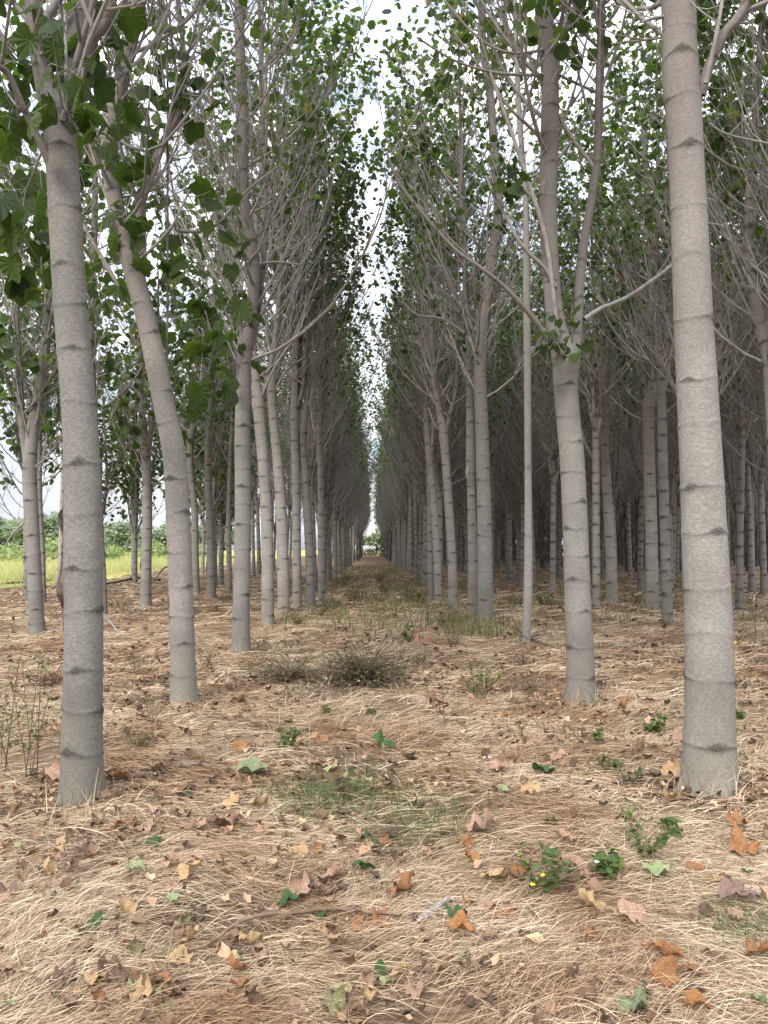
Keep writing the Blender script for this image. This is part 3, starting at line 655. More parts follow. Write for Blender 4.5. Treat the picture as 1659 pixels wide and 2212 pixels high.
# right row
hero('thickest pale grey trunk in right foreground with dark eye scars', (1533,1702),
     [(1533,1640,100),(1533,1500,97),(1530,1350,96),(1522,1180,93),(1514,1000,88),(1506,850,85),(1498,700,82),(1492,550,79),(1485,400,76),(1478,260,76),(1472,180,80),(1467,90,74),(1464,0,72)],
     limbs=[([(1512,205,26,0),(1530,150,22,-.05),(1560,80,22,-.1),(1612,0,20,-.15)], 8),([(1452,20,30,.1),(1425,-40,26,.2),(1400,-120,22,.2)], 9)],
     arcs_=[[(1524,180,12,-.1),(1538,120,10,-.15),(1552,50,9,-.2),(1560,0,8,-.2)],[(1440,35,10,0),(1410,40,7,-.05),(1385,48,4,-.1)],[(1440,80,5,.3),(1380,88,5,.3),(1320,95,4,.4)],
            [(1530,265,5,.3),(1570,290,5,.3),(1659,310,4,.3)]],
     seed=41, near=True, fork_z=4.6, material='bark_near', sides=64, step=.007, scarw=.062, gap=(.25,.40), crownkw=NEAR, group=GP)
hero('grey trunk second on the right, forking in a v with leaf sprouts', (1254,1512),
     [(1254,1430,56),(1248,1300,55),(1243,1150,53),(1236,1000,52),(1227,900,51),(1222,830,52),(1222,775,60),(1205,720,44),(1194,640,38),(1187,540,38),(1184,430,39),(1187,300,40),(1188,180,38),(1180,90,36),(1172,0,36)],
     limbs=[([(1236,800,30,-.02),(1247,720,22,-.03),(1252,620,21,-.03),(1262,520,20,-.03),(1278,430,19,0),(1289,350,18,0),(1294,220,19,0),(1298,90,18,.05),(1298,0,17,.05)], 9),
            ([(1222,770,14,-.1),(1195,745,13,-.2),(1150,685,12,-.3),(1095,625,10,-.4),(1040,580,9,-.5),(985,540,8,-.5),(925,475,7,-.5),(865,400,8,-.5),(835,330,5,-.5)], 3)],
     arcs_=[[(1262,690,12,-.05),(1300,665,10,0),(1350,645,9,0),(1410,605,9,0),(1452,572,8,0),(1500,520,6,.2)],
            [(1205,725,10,-.2),(1196,640,9,-.25),(1180,520,10,-.25),(1150,420,10,-.3),(1120,330,9,-.3),(1085,230,8,-.3),(1060,160,7,-.3),(1030,50,6,-.3)],
            [(1200,620,9,-.1),(1178,580,9,-.1),(1150,555,10,-.15),(1120,520,8,-.2),(1095,470,7,-.2),(1070,430,6,-.2),(1050,380,5,-.2)],
            [(1178,310,8,0),(1140,270,8,-.1),(1100,232,7,-.2),(1040,150,6,-.2),(980,70,5,-.2)],
            [(1182,105,7,0),(1150,112,7,-.2),(1110,115,6,-.3),(1060,100,6,-.3),(1010,60,5,-.3),(960,0,4,-.3)],
            [(1205,100,7,0),(1240,130,6,-.1),(1262,210,6,-.1),(1285,280,5,-.05)],[(1190,95,8,0),(1215,60,7,0),(1250,10,6,0)],
            [(1180,160,7,0),(1130,162,7,-.3),(1060,155,6,-.3),(980,130,5,-.3),(900,80,4,-.4)],
            [(1290,100,7,0),(1260,70,6,-.1),(1235,20,5,-.1)],[(1298,55,6,0),(1320,40,6,0),(1340,10,5,0)],[(1296,240,6,0),(1340,215,5,.2),(1430,175,4,.4)]],
     shoots=[((1215,760,-.2),(1195,640,-.4),6,.15,.07),((1225,750,-.3),(1180,690,-.5),6,.14,.06),((1235,740,-.3),(1235,660,-.5),5,.14,.06),((1240,760,-.3),(1195,720,-.5),4,.13,.05),((1120,380,-.2),(1075,350,-.3),7,.17,.09),((1120,400,-.2),(1110,380,-.3),6,.16,.08),((1110,420,-.2),(1060,330,-.3),5,.16,.08)],
     seed=42, near=True, fork_z=5.3, material='bark_near', sides=52, step=.010, scarw=.056, crownkw=dict(NEAR, prim=2.4, zleaf=(4.6,6.5)), group=GP)
hero('very thin smooth pale pole of a tree beside the forked right trunk', (1137,1396), [(1138,1340,17),(1141,1250,19),(1141,1100,16),(1140,900,15),(1139,750,16),(1137,600,15),(1135,420,12),(1122,260,12),(1116,120,11),(1112,0,10)],
     seed=43, fork_z=6.0, material='bark_pale', sides=24, step=.03, gap=(.6,1.1), scarw=.015, crownkw=dict(rad0=1.3, prim=1.6, leafn=.45), share=.5, group=GP, H=11)
hero('grey trunk fourth on the right, split from a broken stub at mid height', (1050,1344),
     [(1048,1250,33),(1046,1120,31),(1043,1000,30),(1040,900,29),(1037,800,28),(1038,740,25),(1050,650,24),(1062,570,24),(1074,490,22),(1076,430,21),(1068,330,19),(1058,200,18),(1044,100,16),(1040,0,15)],
     limbs=[([(1032,800,12,-.03),(1027,765,10,-.08),(1036,758,7,-.1)], 2),([(1040,780,12,.1),(1022,720,9,.15),(1005,640,9,.2),(1000,500,8,.2),(985,300,7,.2)], 9)],
     arcs_=[[(1028,770,6,-.1),(1010,730,6,-.1),(960,690,5,-.2),(900,680,4,-.2),(870,650,3,-.2)],[(1060,600,5,0),(1020,560,5,-.1),(960,500,4,-.1),(930,420,3,-.1)]],
     shoots=[((1030,770,-.1),(1000,720,-.2),6,.15,.1),((1000,700,-.1),(945,640,-.2),8,.15,.14)],
     seed=44, fork_z=4.4, sides=30, step=.016, group=GP, crownkw=dict(leafn=.85))
hero('knotty grey trunk close behind and left of the fourth right trunk', (1020,1332), [(1021,1250,21),(1019,1120,19),(1017,1040,18),(1016,1000,20),(1015,900,16),(1012,780,13),(1006,600,12)],
     limbs=[([(1014,1005,9,-.02),(1010,1020,10,-.06),(1012,1040,6,-.06)], 2)], seed=45, fork_z=4.8, sides=22, group=GP, crownkw=dict(leafn=.85))
hero('grey trunk sixth on the right, leaning left to its high fork', (979,1316), [(976,1200,20),(970,1100,19),(963,1000,18),(957,930,20),(947,880,13),(936,800,12),(930,650,11)],
     limbs=[([(960,945,11,0),(970,900,9,0),(984,840,8,0),(990,700,7,0)], 10)], seed=46, fork_z=4.6, sides=22, group=GP, arcs_=[[(955,935,5,0),(940,920,5,-.1),(925,880,4,-.1)]])
hero('grey trunk seventh on the right beside leafy weeds', (948,1302), [(944,1200,17),(938,1100,16),(930,1020,14),(926,980,15),(920,880,12),(924,700,10)], seed=47, fork_z=4.4, sides=20, group=GP,
     limbs=[([(929,990,9,0),(935,930,7,0),(936,800,6,0)], 10)])
hero('grey trunk eighth on the right, slim and upright', (931,1298), [(929,1200,13),(928,1100,12),(926,1000,12),(922,850,10)], seed=48, fork_z=5, sides=18, group=GP)
GR = 'trees of the rows deeper to the right'
hero('straight trunk with a ring fork, seen between the second and first right trunks', (1408,1320), [(1408,1240,27),(1406,1120,26),(1402,1000,25),(1400,900,25),(1402,870,28),(1414,780,17),(1412,640,17),(1402,480,16)],
     limbs=[([(1400,885,12,0),(1386,790,10,0),(1376,650,9,0),(1374,480,8,0)], 10)], seed=51, fork_z=4.6, sides=24, group=GR)
hero('grey trunk just right of the forked right trunk, bowed slightly to the left', (1322,1306), [(1320,1220,23),(1314,1100,21),(1307,980,19),(1305,900,19),(1304,800,15),(1300,640,13)], seed=52, fork_z=5.2, sides=22, group=GR,
     arcs_=[[(1296,1010,6,0),(1270,970,6,0),(1255,930,5,0)]])

# ------------------------------------------------------------------ the ground, field and far country
def axis(lo, hi, d0, d1, far):
    a = [0.]; d = d0
    while a[-1] < far: a.append(a[-1]+d); d = d0 if a[-1] < hi else d*1.22
    return a
px_ = axis(0, 12, .12, 0, 900); xs = np.array([-v for v in px_[:0:-1]]+px_)
py_ = axis(0, 22, .12, 0, 1500); ys = np.array([-v for v in axis(0, 2, .3, 0, 300)[:0:-1]]+py_)
X, Y = np.meshgrid(xs, ys); Z = gz(X, Y); V = np.stack([X, Y, Z], -1).reshape(-1, 3)
nx, ny = len(xs), len(ys); i = (np.arange(ny-1)[:,None]*nx+np.arange(nx-1)[None])
Fq = np.stack([i, i+1, i+nx+1, i+nx], -1).reshape(-1, 4)
G = Geo(); G.add(V, Fq); tag(link('ground', G.mesh('ground', M['ground'])), kind='structure')
# the open field left of the plantation
fx = np.linspace(0, 1, 70); fy = np.linspace(0, 1, 70)
A, Bv = np.meshgrid(fx, fy); Yf = -40+Bv**1.6*640; Xl = -13.2-.02*Yf+.8*np.sin(Yf*.21); Xf = Xl-(A**2)*620
Zf = gz(Xf, Yf)+.012+.35*A**.5*np.clip(A*8, 0, 1)
V = np.stack([Xf, Yf, Zf], -1).reshape(-1,3); i = (np.arange(69)[:,None]*70+np.arange(69)[None])
G = Geo(); G.add(V, np.stack([i, i+70, i+71, i+1], -1).reshape(-1,4)); tag(link('field', G.mesh('field', M['field'])), kind='structure')
rg = np.random.default_rng(3)
n = 70000; yy = 18+rg.random(n)**1.5*75; xx = -13.6-.02*yy-rg.random(n)**1.3*45+1.0*np.sin(yy*.6)*(rg.random(n)<.5)+rg.normal(0,.5,n)
P0 = np.stack([xx, yy, gz(xx, yy)+.1], 1); hh = rg.uniform(.3,.8,n); dr = rg.normal(0,.22,(n,2)); t = np.linspace(0,1,4)[None,:,None]
P = P0[:,None,:]+np.concatenate([dr[:,None,:]*t**2, hh[:,None,None]*t], -1)
az = rg.random(n)*pi; v, f = ribbons(P, (.016*(1-t[...,0]*.8)).repeat(n,0), np.stack([np.cos(az), np.sin(az), 0*az], 1))
G = Geo(); G.add(v, f); tag(link('field_grass', G.mesh('field_grass', M['field_grass'], False)), 'tall yellow green grass of the sunlit field beyond the left edge', 'grass', kind='stuff')
def leafmass(name, centers, rads, per, size, m, seed):
    r_ = np.random.default_rng(seed); G = Geo()
    for c_, R_ in zip(centers, rads):
        k = int(per*R_**1.6)+20; d = nrm(r_.normal(size=(k,3))); d[:,2] = np.abs(d[:,2])*1.0
        rr = R_*(.62+.45*r_.random(k))*(1+.25*np.sin(d[:,0]*5+c_[0])*np.cos(d[:,1]*4+c_[1]))
        pos = np.array(c_)+d*rr[:,None]*np.array([1,1,.85]); v, f = place_leaves(pos, r_.uniform(size*.6, size*1.3, k), r_, LT6, (.1,1.3)); G.add(v, f)
    return link(name, G.mesh(name, m, False))
c_ = []; R_ = []
for _ in range(90):
    y = rg.uniform(60, 120); x = -20-rg.random()*y*.75; c_.append((x, y, .2)); R_.append(rg.uniform(1.2, 2.6))
tag(leafmass('field_shrubs', c_, R_, 150, .3, M['shrub'], 4), 'band of bright green shrubs across the field at the far left', 'shrubs', kind='stuff')
c_ = []; R_ = []
for _ in range(150):
    y = rg.uniform(230, 330); x = -60-rg.random()*300; h = 4+10*np.exp(-((x+190)/70)**2)+3*sin(x*.05); c_.append((x, y, h*rg.random()**.5)); R_.append(rg.uniform(3.5, 8))
tag(leafmass('far_wood', c_, R_, 60, 1.1, M['hill'], 5), 'hazy bluish green wooded ridge on the horizon at far left', 'wood', kind='stuff')
# green thicket closing the far end of the path and the plantation
c_ = [(AX*153+x, 153+rg.uniform(0,5), .1+rg.uniform(0,3.5)) for x in np.linspace(-9, 9, 20)]
tag(leafmass('end_thicket', c_, [rg.uniform(1.2,2.2) for _ in c_], 90, .35, M['shrub'], 6), 'bright green thicket closing the far end of the path', 'shrubs', kind='stuff')

rg2 = np.random.default_rng(12)
c_ = [(AX*150+x, 152+rg2.uniform(0,6), rg2.uniform(0,7)) for x in np.linspace(3, 105, 130)]
tag(leafmass('far_edge_wood', c_, [rg2.uniform(2.2,3.4) for _ in c_], 60, .5, M['leaf'], 9), 'dark leafy edge of the plantation at the far end of the right rows', 'wood', kind='stuff')
# ------------------------------------------------------------------ straw, grass and litter
def flow(x, y): return .14+.30*np.sin(.55*x+.9*y+.6)+.26*np.sin(1.7*y-.8*x+2)+.28*np.sin(3.4*x+2.1*y)+.2*np.sin(6.1*x-3*y)
def region(n, y0, y1, p, r_, mg=.8):
    y = y0+(y1-y0)*r_.random(n)**p; x = (r_.random(n)*2-1)*(y*.515+mg); return x, y
def straw(n_t, per, y0, y1, p, Lr, Wd, lift, r_, spread=.13, up=0., K=5, xy=None):
    tx, ty = region(n_t, y0, y1, p, r_) if xy is None else xy
    n_t = len(tx)
    keep = ~((tx < -13.0-.02*ty))
    tx, ty = tx[keep], ty[keep]; n_t = len(tx)
    cl = np.sin(3.1*tx+2.3*ty+1.5*np.sin(1.9*ty))+.8*np.sin(5.2*tx-4.1*ty+2)+r_.normal(0,.7,n_t); keep = (cl > -.05) | (ty > 9); tx, ty = tx[keep], ty[keep]; n_t = len(tx)
    n = n_t*per; x = np.repeat(tx, per)+r_.normal(0, spread, n); y = np.repeat(ty, per)+r_.normal(0, spread, n)
    a = np.repeat(flow(tx, ty)+r_.normal(0,.5,n_t), per)+r_.normal(0,.24,n)+np.where(r_.random(n) < .16, r_.normal(0,1.2,n), 0)
    Ln = r_.uniform(*Lr, n); t = np.linspace(0,1,K)[None]; cv = r_.normal(0,.32,n)[:,None]
    ang = a[:,None]+cv*(t-.5); d = np.stack([np.cos(ang), np.sin(ang)], -1)*(Ln/(K-1))[:,None,None]
    q = np.cumsum(d, 1)-d.sum(1, keepdims=True)/2; PX = x[:,None]+q[...,0]; PY = y[:,None]+q[...,1]
    hb = np.abs(r_.normal(0, lift, n))[:,None]; ti = r_.normal(0, lift*.6, n)[:,None]
    PZ = gz(PX, PY)+.003+np.repeat(r_.random(n_t)*lift*.9, per)[:,None]*.6+hb*4*t*(1-t)+np.abs(ti)*t+up*t
    P = np.stack([PX, PY, PZ], -1); ro = r_.uniform(-.9,.9,n)
    S = np.stack([-np.sin(a)*np.cos(ro), np.cos(a)*np.cos(ro), np.sin(ro)], 1)
    W_ = Wd*r_.uniform(.6,1.3,n)[:,None]*np.clip(1.25-t*.9, .3, 1)
    return ribbons(P, W_, S)
rs = np.random.default_rng(8); G = Geo()
for args in [(3300, 40, 1.7, 4.2, .8, (.10,.36), .00075, .018), (3900, 32, 3.9, 8.0, .75, (.14,.42), .0012, .020), (4000, 20, 7.5, 17, .8, (.18,.5), .0024, .026), (5200, 12, 16, 60, 1.2, (.25,.6), .006, .035), (2600, 12, 1.7, 5, .9, (.03,.11), .0012, .012), (2600, 12, 4.5, 10, .9, (.03,.12), .0024, .014)]:
    v, f = straw(*args, rs); G.add(v, f)
print('straw verts', G.n)
tag(link('dry_straw', G.mesh('dry_straw', M['straw'], False)), 'dry matted beige straw grass lying all over the plantation floor', 'dry grass', kind='stuff')
# upright wisps
def wisps(pts, per, hr, m, name, label, cat, wd=.0016, lean=.45, spread=.12, seed=1):
    r_ = np.random.default_rng(seed); pts = np.array(pts); n = len(pts)*per
    P0 = np.repeat(pts[:,:2], per, 0)+r_.normal(0, 1, (n,2))*np.repeat(pts[:,2:3] if pts.shape[1] > 2 else np.full((len(pts),1), spread), per, 0)
    t = np.linspace(0,1,5)[None]; az = r_.random(n)*6.28; ln = np.abs(r_.normal(0, lean, n)); h = r_.uniform(*hr, n)
    dx = (np.cos(az)*ln*h)[:,None]*t**1.7; dy_ = (np.sin(az)*ln*h)[:,None]*t**1.7
    P = np.stack([P0[:,0:1]+dx, P0[:,1:2]+dy_, gz(P0[:,0], P0[:,1])[:,None]+h[:,None]*(t-.25*ln[:,None]*t*t)], -1)
    v, f = ribbons(P, wd*np.clip(1.2-t, .15, 1).repeat(n,0), np.stack([-np.sin(az+1), np.cos(az+1), 0*az], 1)); G = Geo(); G.add(v, f)
    return tag(link(name, G.mesh(name, m, False)), label, cat, kind='stuff')
wx, wy = region(420, 5, 34, 1.0, rs); wx = wx[:]; pts = [(x, y, .05+.012*y) for x, y in zip(wx, wy) if x > -13.5]
tx, ty = [], []
for px, py in [(1533,1705),(1533,1712),(1500,1700),(1254,1515),(1230,1515),(1280,1512),(177,1740),(200,1740),(521,1415),(398,1526)]:
    x, y, _ = onground(px, py); pts += [(x, y-.05, .14)]*3
wisps(pts, 14, (.05,.24), M['straw'], 'dry_grass_wisps', 'thin upright wisps of dry grass rising out of the matted straw', 'dry grass', .0022, .6, seed=2)
pts = []
for px, py, sp, k in [(690,1740,.16,9),(740,1700,.16,5),(650,1720,.14,4),(790,1715,.12,4),(930,1765,.17,6),(880,1750,.14,4),(970,1800,.12,3),(860,1820,.1,2),(1640,2035,.12,4),(1600,2020,.1,2),(700,1760,.14,5)]:
    x, y, _ = onground(px, py); pts += [(x, y, sp)]*k
wisps(pts, 42, (.04,.15), M['grass'], 'green_grass', 'low green grass patches in the straw of the foreground', 'grass', .0017, 1.0, seed=3)
pts = [(x, y, .5) for x, y in zip(*region(900, 13, 75, 1.2, rs)) if abs(x-AX*y) < 1.9 or (x > 0 and y < 40 and rs.random() < .25)]
wisps(pts, 30, (.07,.42), M['weed_dull'], 'path_undergrowth', 'patchy dull green undergrowth along the far stretch of the path', 'undergrowth', .011, .55, seed=4)
# litter: crumbs and small crumpled leaf pieces, far past counting
b = NB('litter'); r = b.n('ShaderNodeNewGeometry').outputs['Random Per Island']
b.pbsdf(b.ramp(r, [(0,(.06,.04,.028)),(.4,(.13,.08,.052)),(.68,(.23,.145,.09)),(.88,(.38,.245,.15)),(.97,(.52,.38,.24)),(1,(.2,.24,.1))]), .8, None, .2); M['litter'] = b.m
G = Geo(); V0, F0 = leaf_template(9, .3, -.5)
for n, y0, y1, s0, s1 in [(3400,1.8,5,.012,.055),(6500,4.5,12,.02,.07),(3200,11,34,.04,.11)]:
    x, y = region(n, y0, y1, .9, rs); k = x > -14; x, y = x[k], y[k]
    cl = np.sin(x*1.9+y*.7)+np.sin(y*1.6-x)+rs.normal(0,.9,len(x)); k = cl > -.3; x, y = x[k], y[k]
    pos = np.stack([x, y, gz(x,y)+rs.uniform(.006,.04,len(x))], 1)
    v, f = place_leaves(pos, rs.uniform(s0, s1, len(x))*rs.uniform(.6,1.1,len(x)), rs, (V0*np.array([1,1,1.5]), F0), (-.6,.7)); v = v+rs.normal(0,.0035,v.shape); G.add(v, f)
for px, py, rr_ in [(177,1735,.2),(398,1523,.17),(1533,1702,.23),(1254,1512,.2),(521,1413,.18),(1050,1344,.2),(105,1480,.25),(130,1700,.15),(785,1470,.3)]:
    bx_, by_, _ = onground(px, py); n = 45; a_ = rs.random(n)*6.28; q_ = rr_*rs.uniform(.6,1.9,n); x = bx_+q_*np.cos(a_); y = by_+q_*np.sin(a_)
    pos = np.stack([x, y, gz(x,y)+rs.uniform(.01,.05,n)], 1); v, f = place_leaves(pos, rs.uniform(.015,.05,n), rs, (V0*np.array([1,1,1.5]), F0), (-.8,.9)); G.add(v+rs.normal(0,.003,v.shape), f)
tag(link('leaf_litter', G.mesh('leaf_litter', M['litter'], False)), 'small brown and pinkish scraps of leaf litter strewn through the straw', 'leaf litter', kind='stuff')

# ------------------------------------------------------------------ fallen leaves, each one a thing
def crumpled(seed, n=26, rings=5, curl=1.0):
    r_ = np.random.default_rng(seed); O = leaf_outline(n, 5, .17)[:, :2]-np.array([0,.42]); O *= (1+r_.normal(0,.05,(n,1))); O *= np.array([r_.uniform(.75,1.1), 1]); j0 = r_.integers(0, n, 2); O[j0] *= .72
    ph = r_.random(6)*6.28; ax = r_.random()*3.14; ca, sa = cos(ax), sin(ax); V = [[0,0,0]]
    for k in range(1, rings+1):
        for o in O*(k/rings): V.append([o[0], o[1], 0])
    V = np.array(V); x, y = V[:,0], V[:,1]; u = x*ca+y*sa; w_ = -x*sa+y*ca; rr = np.hypot(x, y)
    kf = r_.uniform(1.5,3.0)*curl                                       # roll the blade about one axis
    side = np.where(u > 0, 1.0, r_.uniform(.1,.8)); R1 = 1/kf
    uu = R1*np.sin(np.clip(u*kf*side, -2.6, 2.6))/side; zz = R1*(1-np.cos(np.clip(u*kf*side, -2.6, 2.6)))
    zz = zz*.75+.09*np.sin(9*w_+ph[0])*rr*2+.07*np.sin(7*u+8*w_+ph[1])+.04*np.sin(16*u-11*w_+ph[2])+.05*np.cos(5*np.arctan2(y, x)+ph[3])*rr*2
    W2 = w_*(1-.22*abs(curl)*rr)
    V = np.stack([uu*ca-W2*sa, uu*sa+W2*ca, zz-zz.min()], 1)
    f1 = [[0, 1+i, 1+(i+1)%n] for i in range(n)]; f2 = [[1+(k-1)*n+i, 1+k*n+i, 1+k*n+(i+1)%n, 1+(k-1)*n+(i+1)%n] for k in range(1, rings) for i in range(n)]
    G = Geo(); G.add(V, f1); G.v.append(np.zeros((0,3), np.float32)); G.q.append(np.array(f2)); G.m.append(np.zeros(len(f2), np.int32)); G.sc.append(np.zeros(0, np.float32))
    st = np.array([[0,-.38,.06],[.05,-.6,.10],[.02,-.85,.05]]); st[:, :2] = st[:, :2]@np.array([[1,0],[0,1]])
    v, f = tubes(st[None], np.array([[.014,.011,.012]]), 5); G.add(v, f)
    return G
leafmesh = {}
def leaf_mesh(colour, k, flat=False):
    key = (colour, k, flat)
    if key not in leafmesh:
        leafmesh[key] = crumpled(500+k, curl=.75 if flat else 1.5).mesh('fallen_leaf', LC[colour], True)
    return leafmesh[key]
WORD = {'rust':'rust brown','orange':'bright orange','tan':'pale tan','pink':'pinkish tan','brown':'dark brown','mauve':'mauve brown','green':'dark green','palegreen':'pale green','greygreen':'grey green','olive':'olive','yellow':'yellow'}
LANDM = [('the closest left trunk',177,1735),('the leaning left trunk',398,1523),('the third left trunk',521,1413),('the closest right trunk',1533,1702),('the forked right trunk',1254,1512),
 ('the thin pale pole',1137,1396),('the dark dead clump on the path',785,1470),('the big grey green leaf',545,1683),('the long curved brown twig',690,1990),('the pale green leaf at right',1420,1898),
 ('the rolled grey bark piece',935,1985),('the weed with the yellow flower',1150,1920),('the big tan leaf at left',410,1908),('the bottom left corner',60,2180),('the bottom right corner',1600,2180),
 ('the big tattered leaves at lower right',1435,2120),('the reddish dead stem',955,1560),('the left edge shrub',50,1690),('the straight twig at lower left',370,2080)]
def side_word(dx, dy): 
    return ('left of' if dx < 0 else 'right of') if abs(dx) > abs(dy)*1.3 else ('behind' if dy < 0 else 'in front of')
nleaf = 0; HLS = set()
def fallen(px, py, size, colour, label=None, k=None, flat=False, rz=None):
    global nleaf
    k = nleaf % 9 if k is None else k; x, y, z = onground(px, py)
    o = link('fallen_leaf', leaf_mesh(colour, k, flat)); s = size/F*y*.98
    o.location = (x, y, z+(.034 if label in HLS else .018)); o.scale = (s, s, s*1.05); r0 = random.Random(int(px*7+py)); o.rotation_euler = (r0.uniform(-.45,.45)+.15, r0.uniform(-.45,.45), r0.random()*6.28 if rz is None else rz)
    tag(o, label, 'leaf', 'leaves fallen on the straw'); nleaf += 1
    return o
HL = [
 (545,1685,74,'greygreen','large grey green leaf lying crumpled on the straw, largest on the left side',True),
 (520,1625,40,'orange','orange leaf standing just behind the large grey green leaf',False),
 (322,1740,28,'palegreen','pale green leaf between the closest left trunk and the large grey green leaf',True),
 (407,1727,20,'green','small dark green leaf left of the large grey green leaf',True),
 (410,1910,62,'tan','big pale tan leaf in the left foreground straw',True),
 (383,1882,50,'pink','pinkish curled leaf touching the back of the big tan leaf',False),
 (427,1806,44,'pink','pinkish curled leaf behind the big tan leaf, left of a heap of brown leaves',False),
 (470,1800,50,'brown','brown curled leaf in the heap right of the pinkish curled leaf',False),
 (505,1790,44,'pink','pink leaf at the right end of the small brown heap',False),
 (365,1965,36,'palegreen','pale green leaf right of the tan leaf in left foreground',True),
 (270,1982,54,'tan','tan leaf with raised corner in left foreground, beside the pale green leaf',False),
 (103,1905,55,'tan','tan leaf with rust back near the left edge of the foreground',False),
 (105,1957,38,'olive','dark olive folded leaf below the tan leaf near the left edge',False),
 (622,1968,48,'green','dark green leaf just above the long curved twig',True),
 (693,2000,26,'green','small green leaf caught on the long curved twig',True),
 (650,1945,58,'pink','tall pinkish leaf standing behind the long curved twig',False),
 (783,1897,46,'green','dark green leaf in the middle of the foreground',True),
 (725,1912,50,'pink','pinkish brown leaf left of the middle dark green leaf',False),
 (396,2013,36,'olive','olive dry leaf standing left of the long curved twig',False),
 (362,2024,36,'brown','grey brown leaf touching the olive dry leaf',False),
 (512,2118,60,'rust','rust leaf with stripes in the lower left foreground',False),
 (522,2150,42,'rust','rust leaf directly below the striped rust leaf',False),
 (210,2185,46,'rust','curled rust leaf at the bottom left',False),
 (500,1752,50,'tan','flat tan leaf just in front of the large grey green leaf',True),
 (556,1755,44,'tan','flat tan leaf right of another in front of the grey green leaf',True),
 (290,1896,40,'palegreen','narrow pale green leaf left of the big tan leaf',True),
 (18,2195,24,'palegreen','pale green leaf in the bottom left corner',True),
 (540,2060,60,'tan','tan leaf half buried under the long curved twig',False),
 (560,2085,50,'pink','pinkish torn leaf below the tan half buried leaf',False),
 (1077,1675,50,'pink','pinkish leaf standing left of the dark green leaf at centre right',False),
 (1175,1680,50,'green','dark green pointed leaf between the forked trunk and closest right trunk',True),
 (1147,1724,48,'tan','tan leaf in front of the dark green pointed leaf',False),
 (1063,1755,50,'brown','dark edged brown leaf in the centre right straw',False),
 (1043,1808,72,'pink','wide pinkish leaf right of the green grass patch',False),
 (1008,1838,34,'rust','small rust leaf just below the wide pinkish leaf',False),
 (1015,1872,46,'orange','folded orange brown leaf near the foreground centre',False),
 (1220,1830,50,'pink','pinkish tan leaf right of the weed with the yellow flower',False),
 (1075,1915,72,'tan','wide pale tan leaf left of the weed with the yellow flower',True),
 (880,1943,86,'rust','long rust leaf right of the middle dark green leaf',False),
 (985,1998,58,'green','dark green curled leaf right of the rolled bark piece',False),
 (990,2026,64,'orange','orange tan leaf directly below the dark green curled leaf',True),
 (1422,1900,60,'palegreen','smooth pale green leaf in the right foreground straw',True),
 (1605,1856,86,'rust','large tattered rust leaf near the right edge',False),
 (1592,1960,84,'mauve','large mauve crumpled leaf near the right edge',False),
 (1583,2000,44,'pink','pinkish leaf tip just below the mauve crumpled leaf',False),
 (1270,1973,66,'tan','wide tan leaf curling in the right foreground',True),
 (1360,2003,80,'pink','wide pinkish brown leaf in the right foreground',False),
 (1445,2085,72,'rust','upper of two large curled rust leaves at lower right',False),
 (1435,2132,74,'rust','lower and wider of two large curled rust leaves at lower right',False),
 (1636,2085,62,'rust','rust leaf cut by the right edge at lower right',False),
 (870,2118,38,'tan','small tan cupped leaf at bottom centre',False),
 (1375,2200,74,'greygreen','pale grey green leaf pair at the bottom right',True),
 (1502,2196,56,'orange','orange leaf at the bottom right',False),
 (1638,2188,40,'palegreen','pale green leaf at the bottom right corner',True),
 (1096,1556,30,'orange','small orange leaf right of the reddish dead stem',False),
 (1410,1522,36,'pink','pinkish leaf between the forked trunk and closest right trunk, farther one',False),
 (1350,1536,44,'rust','long rust leaf just right of the forked trunk foot',False),
 (1466,1608,38,'pink','pinkish tan leaf left of the closest right trunk',False),
 (1460,1680,56,'tan','pale tan leaf leaning against the foot of the closest right trunk',False),
 (1450,1738,50,'tan','tan leaf just in front of the closest right trunk',False),
 (1590,1797,54,'rust','curled rust leaf above the large tattered leaf at right',False),
 (1087,1720,24,'palegreen','small pale green leaf in front of the pinkish standing leaf',True),
 (1586,1396,16,'yellow','small yellow leaf right of the closest right trunk',True),
 (675,1664,32,'pink','pink leaf right of the large grey green leaf',False),(705,1668,30,'pink','second pink leaf right of the grey green leaf, paler and flatter',True),
 (712,1812,28,'pink','small pink leaf below the green grass patch',False),(822,1615,46,'green','dark green leaf left of centre, behind the green grass patches',True),
 (845,1622,22,'green','smaller dark green leaf touching the one behind the grass patches',True),
 (262,1696,50,'rust','rust leaf heaped against the right foot of the closest left trunk',False),
 (120,1690,60,'pink','large pinkish leaf leaning against the closest left trunk',False),
 (1525,1990,34,'brown','brown leaf left of the mauve crumpled leaf',False),(1240,2130,40,'brown','brown twisted leaf left of the two large rust leaves',False),
]
HLS.update(q[4] for q in HL)
for px, py, sz, colr, lab, fl in HL: fallen(px, py, sz, colr, lab, flat=fl)
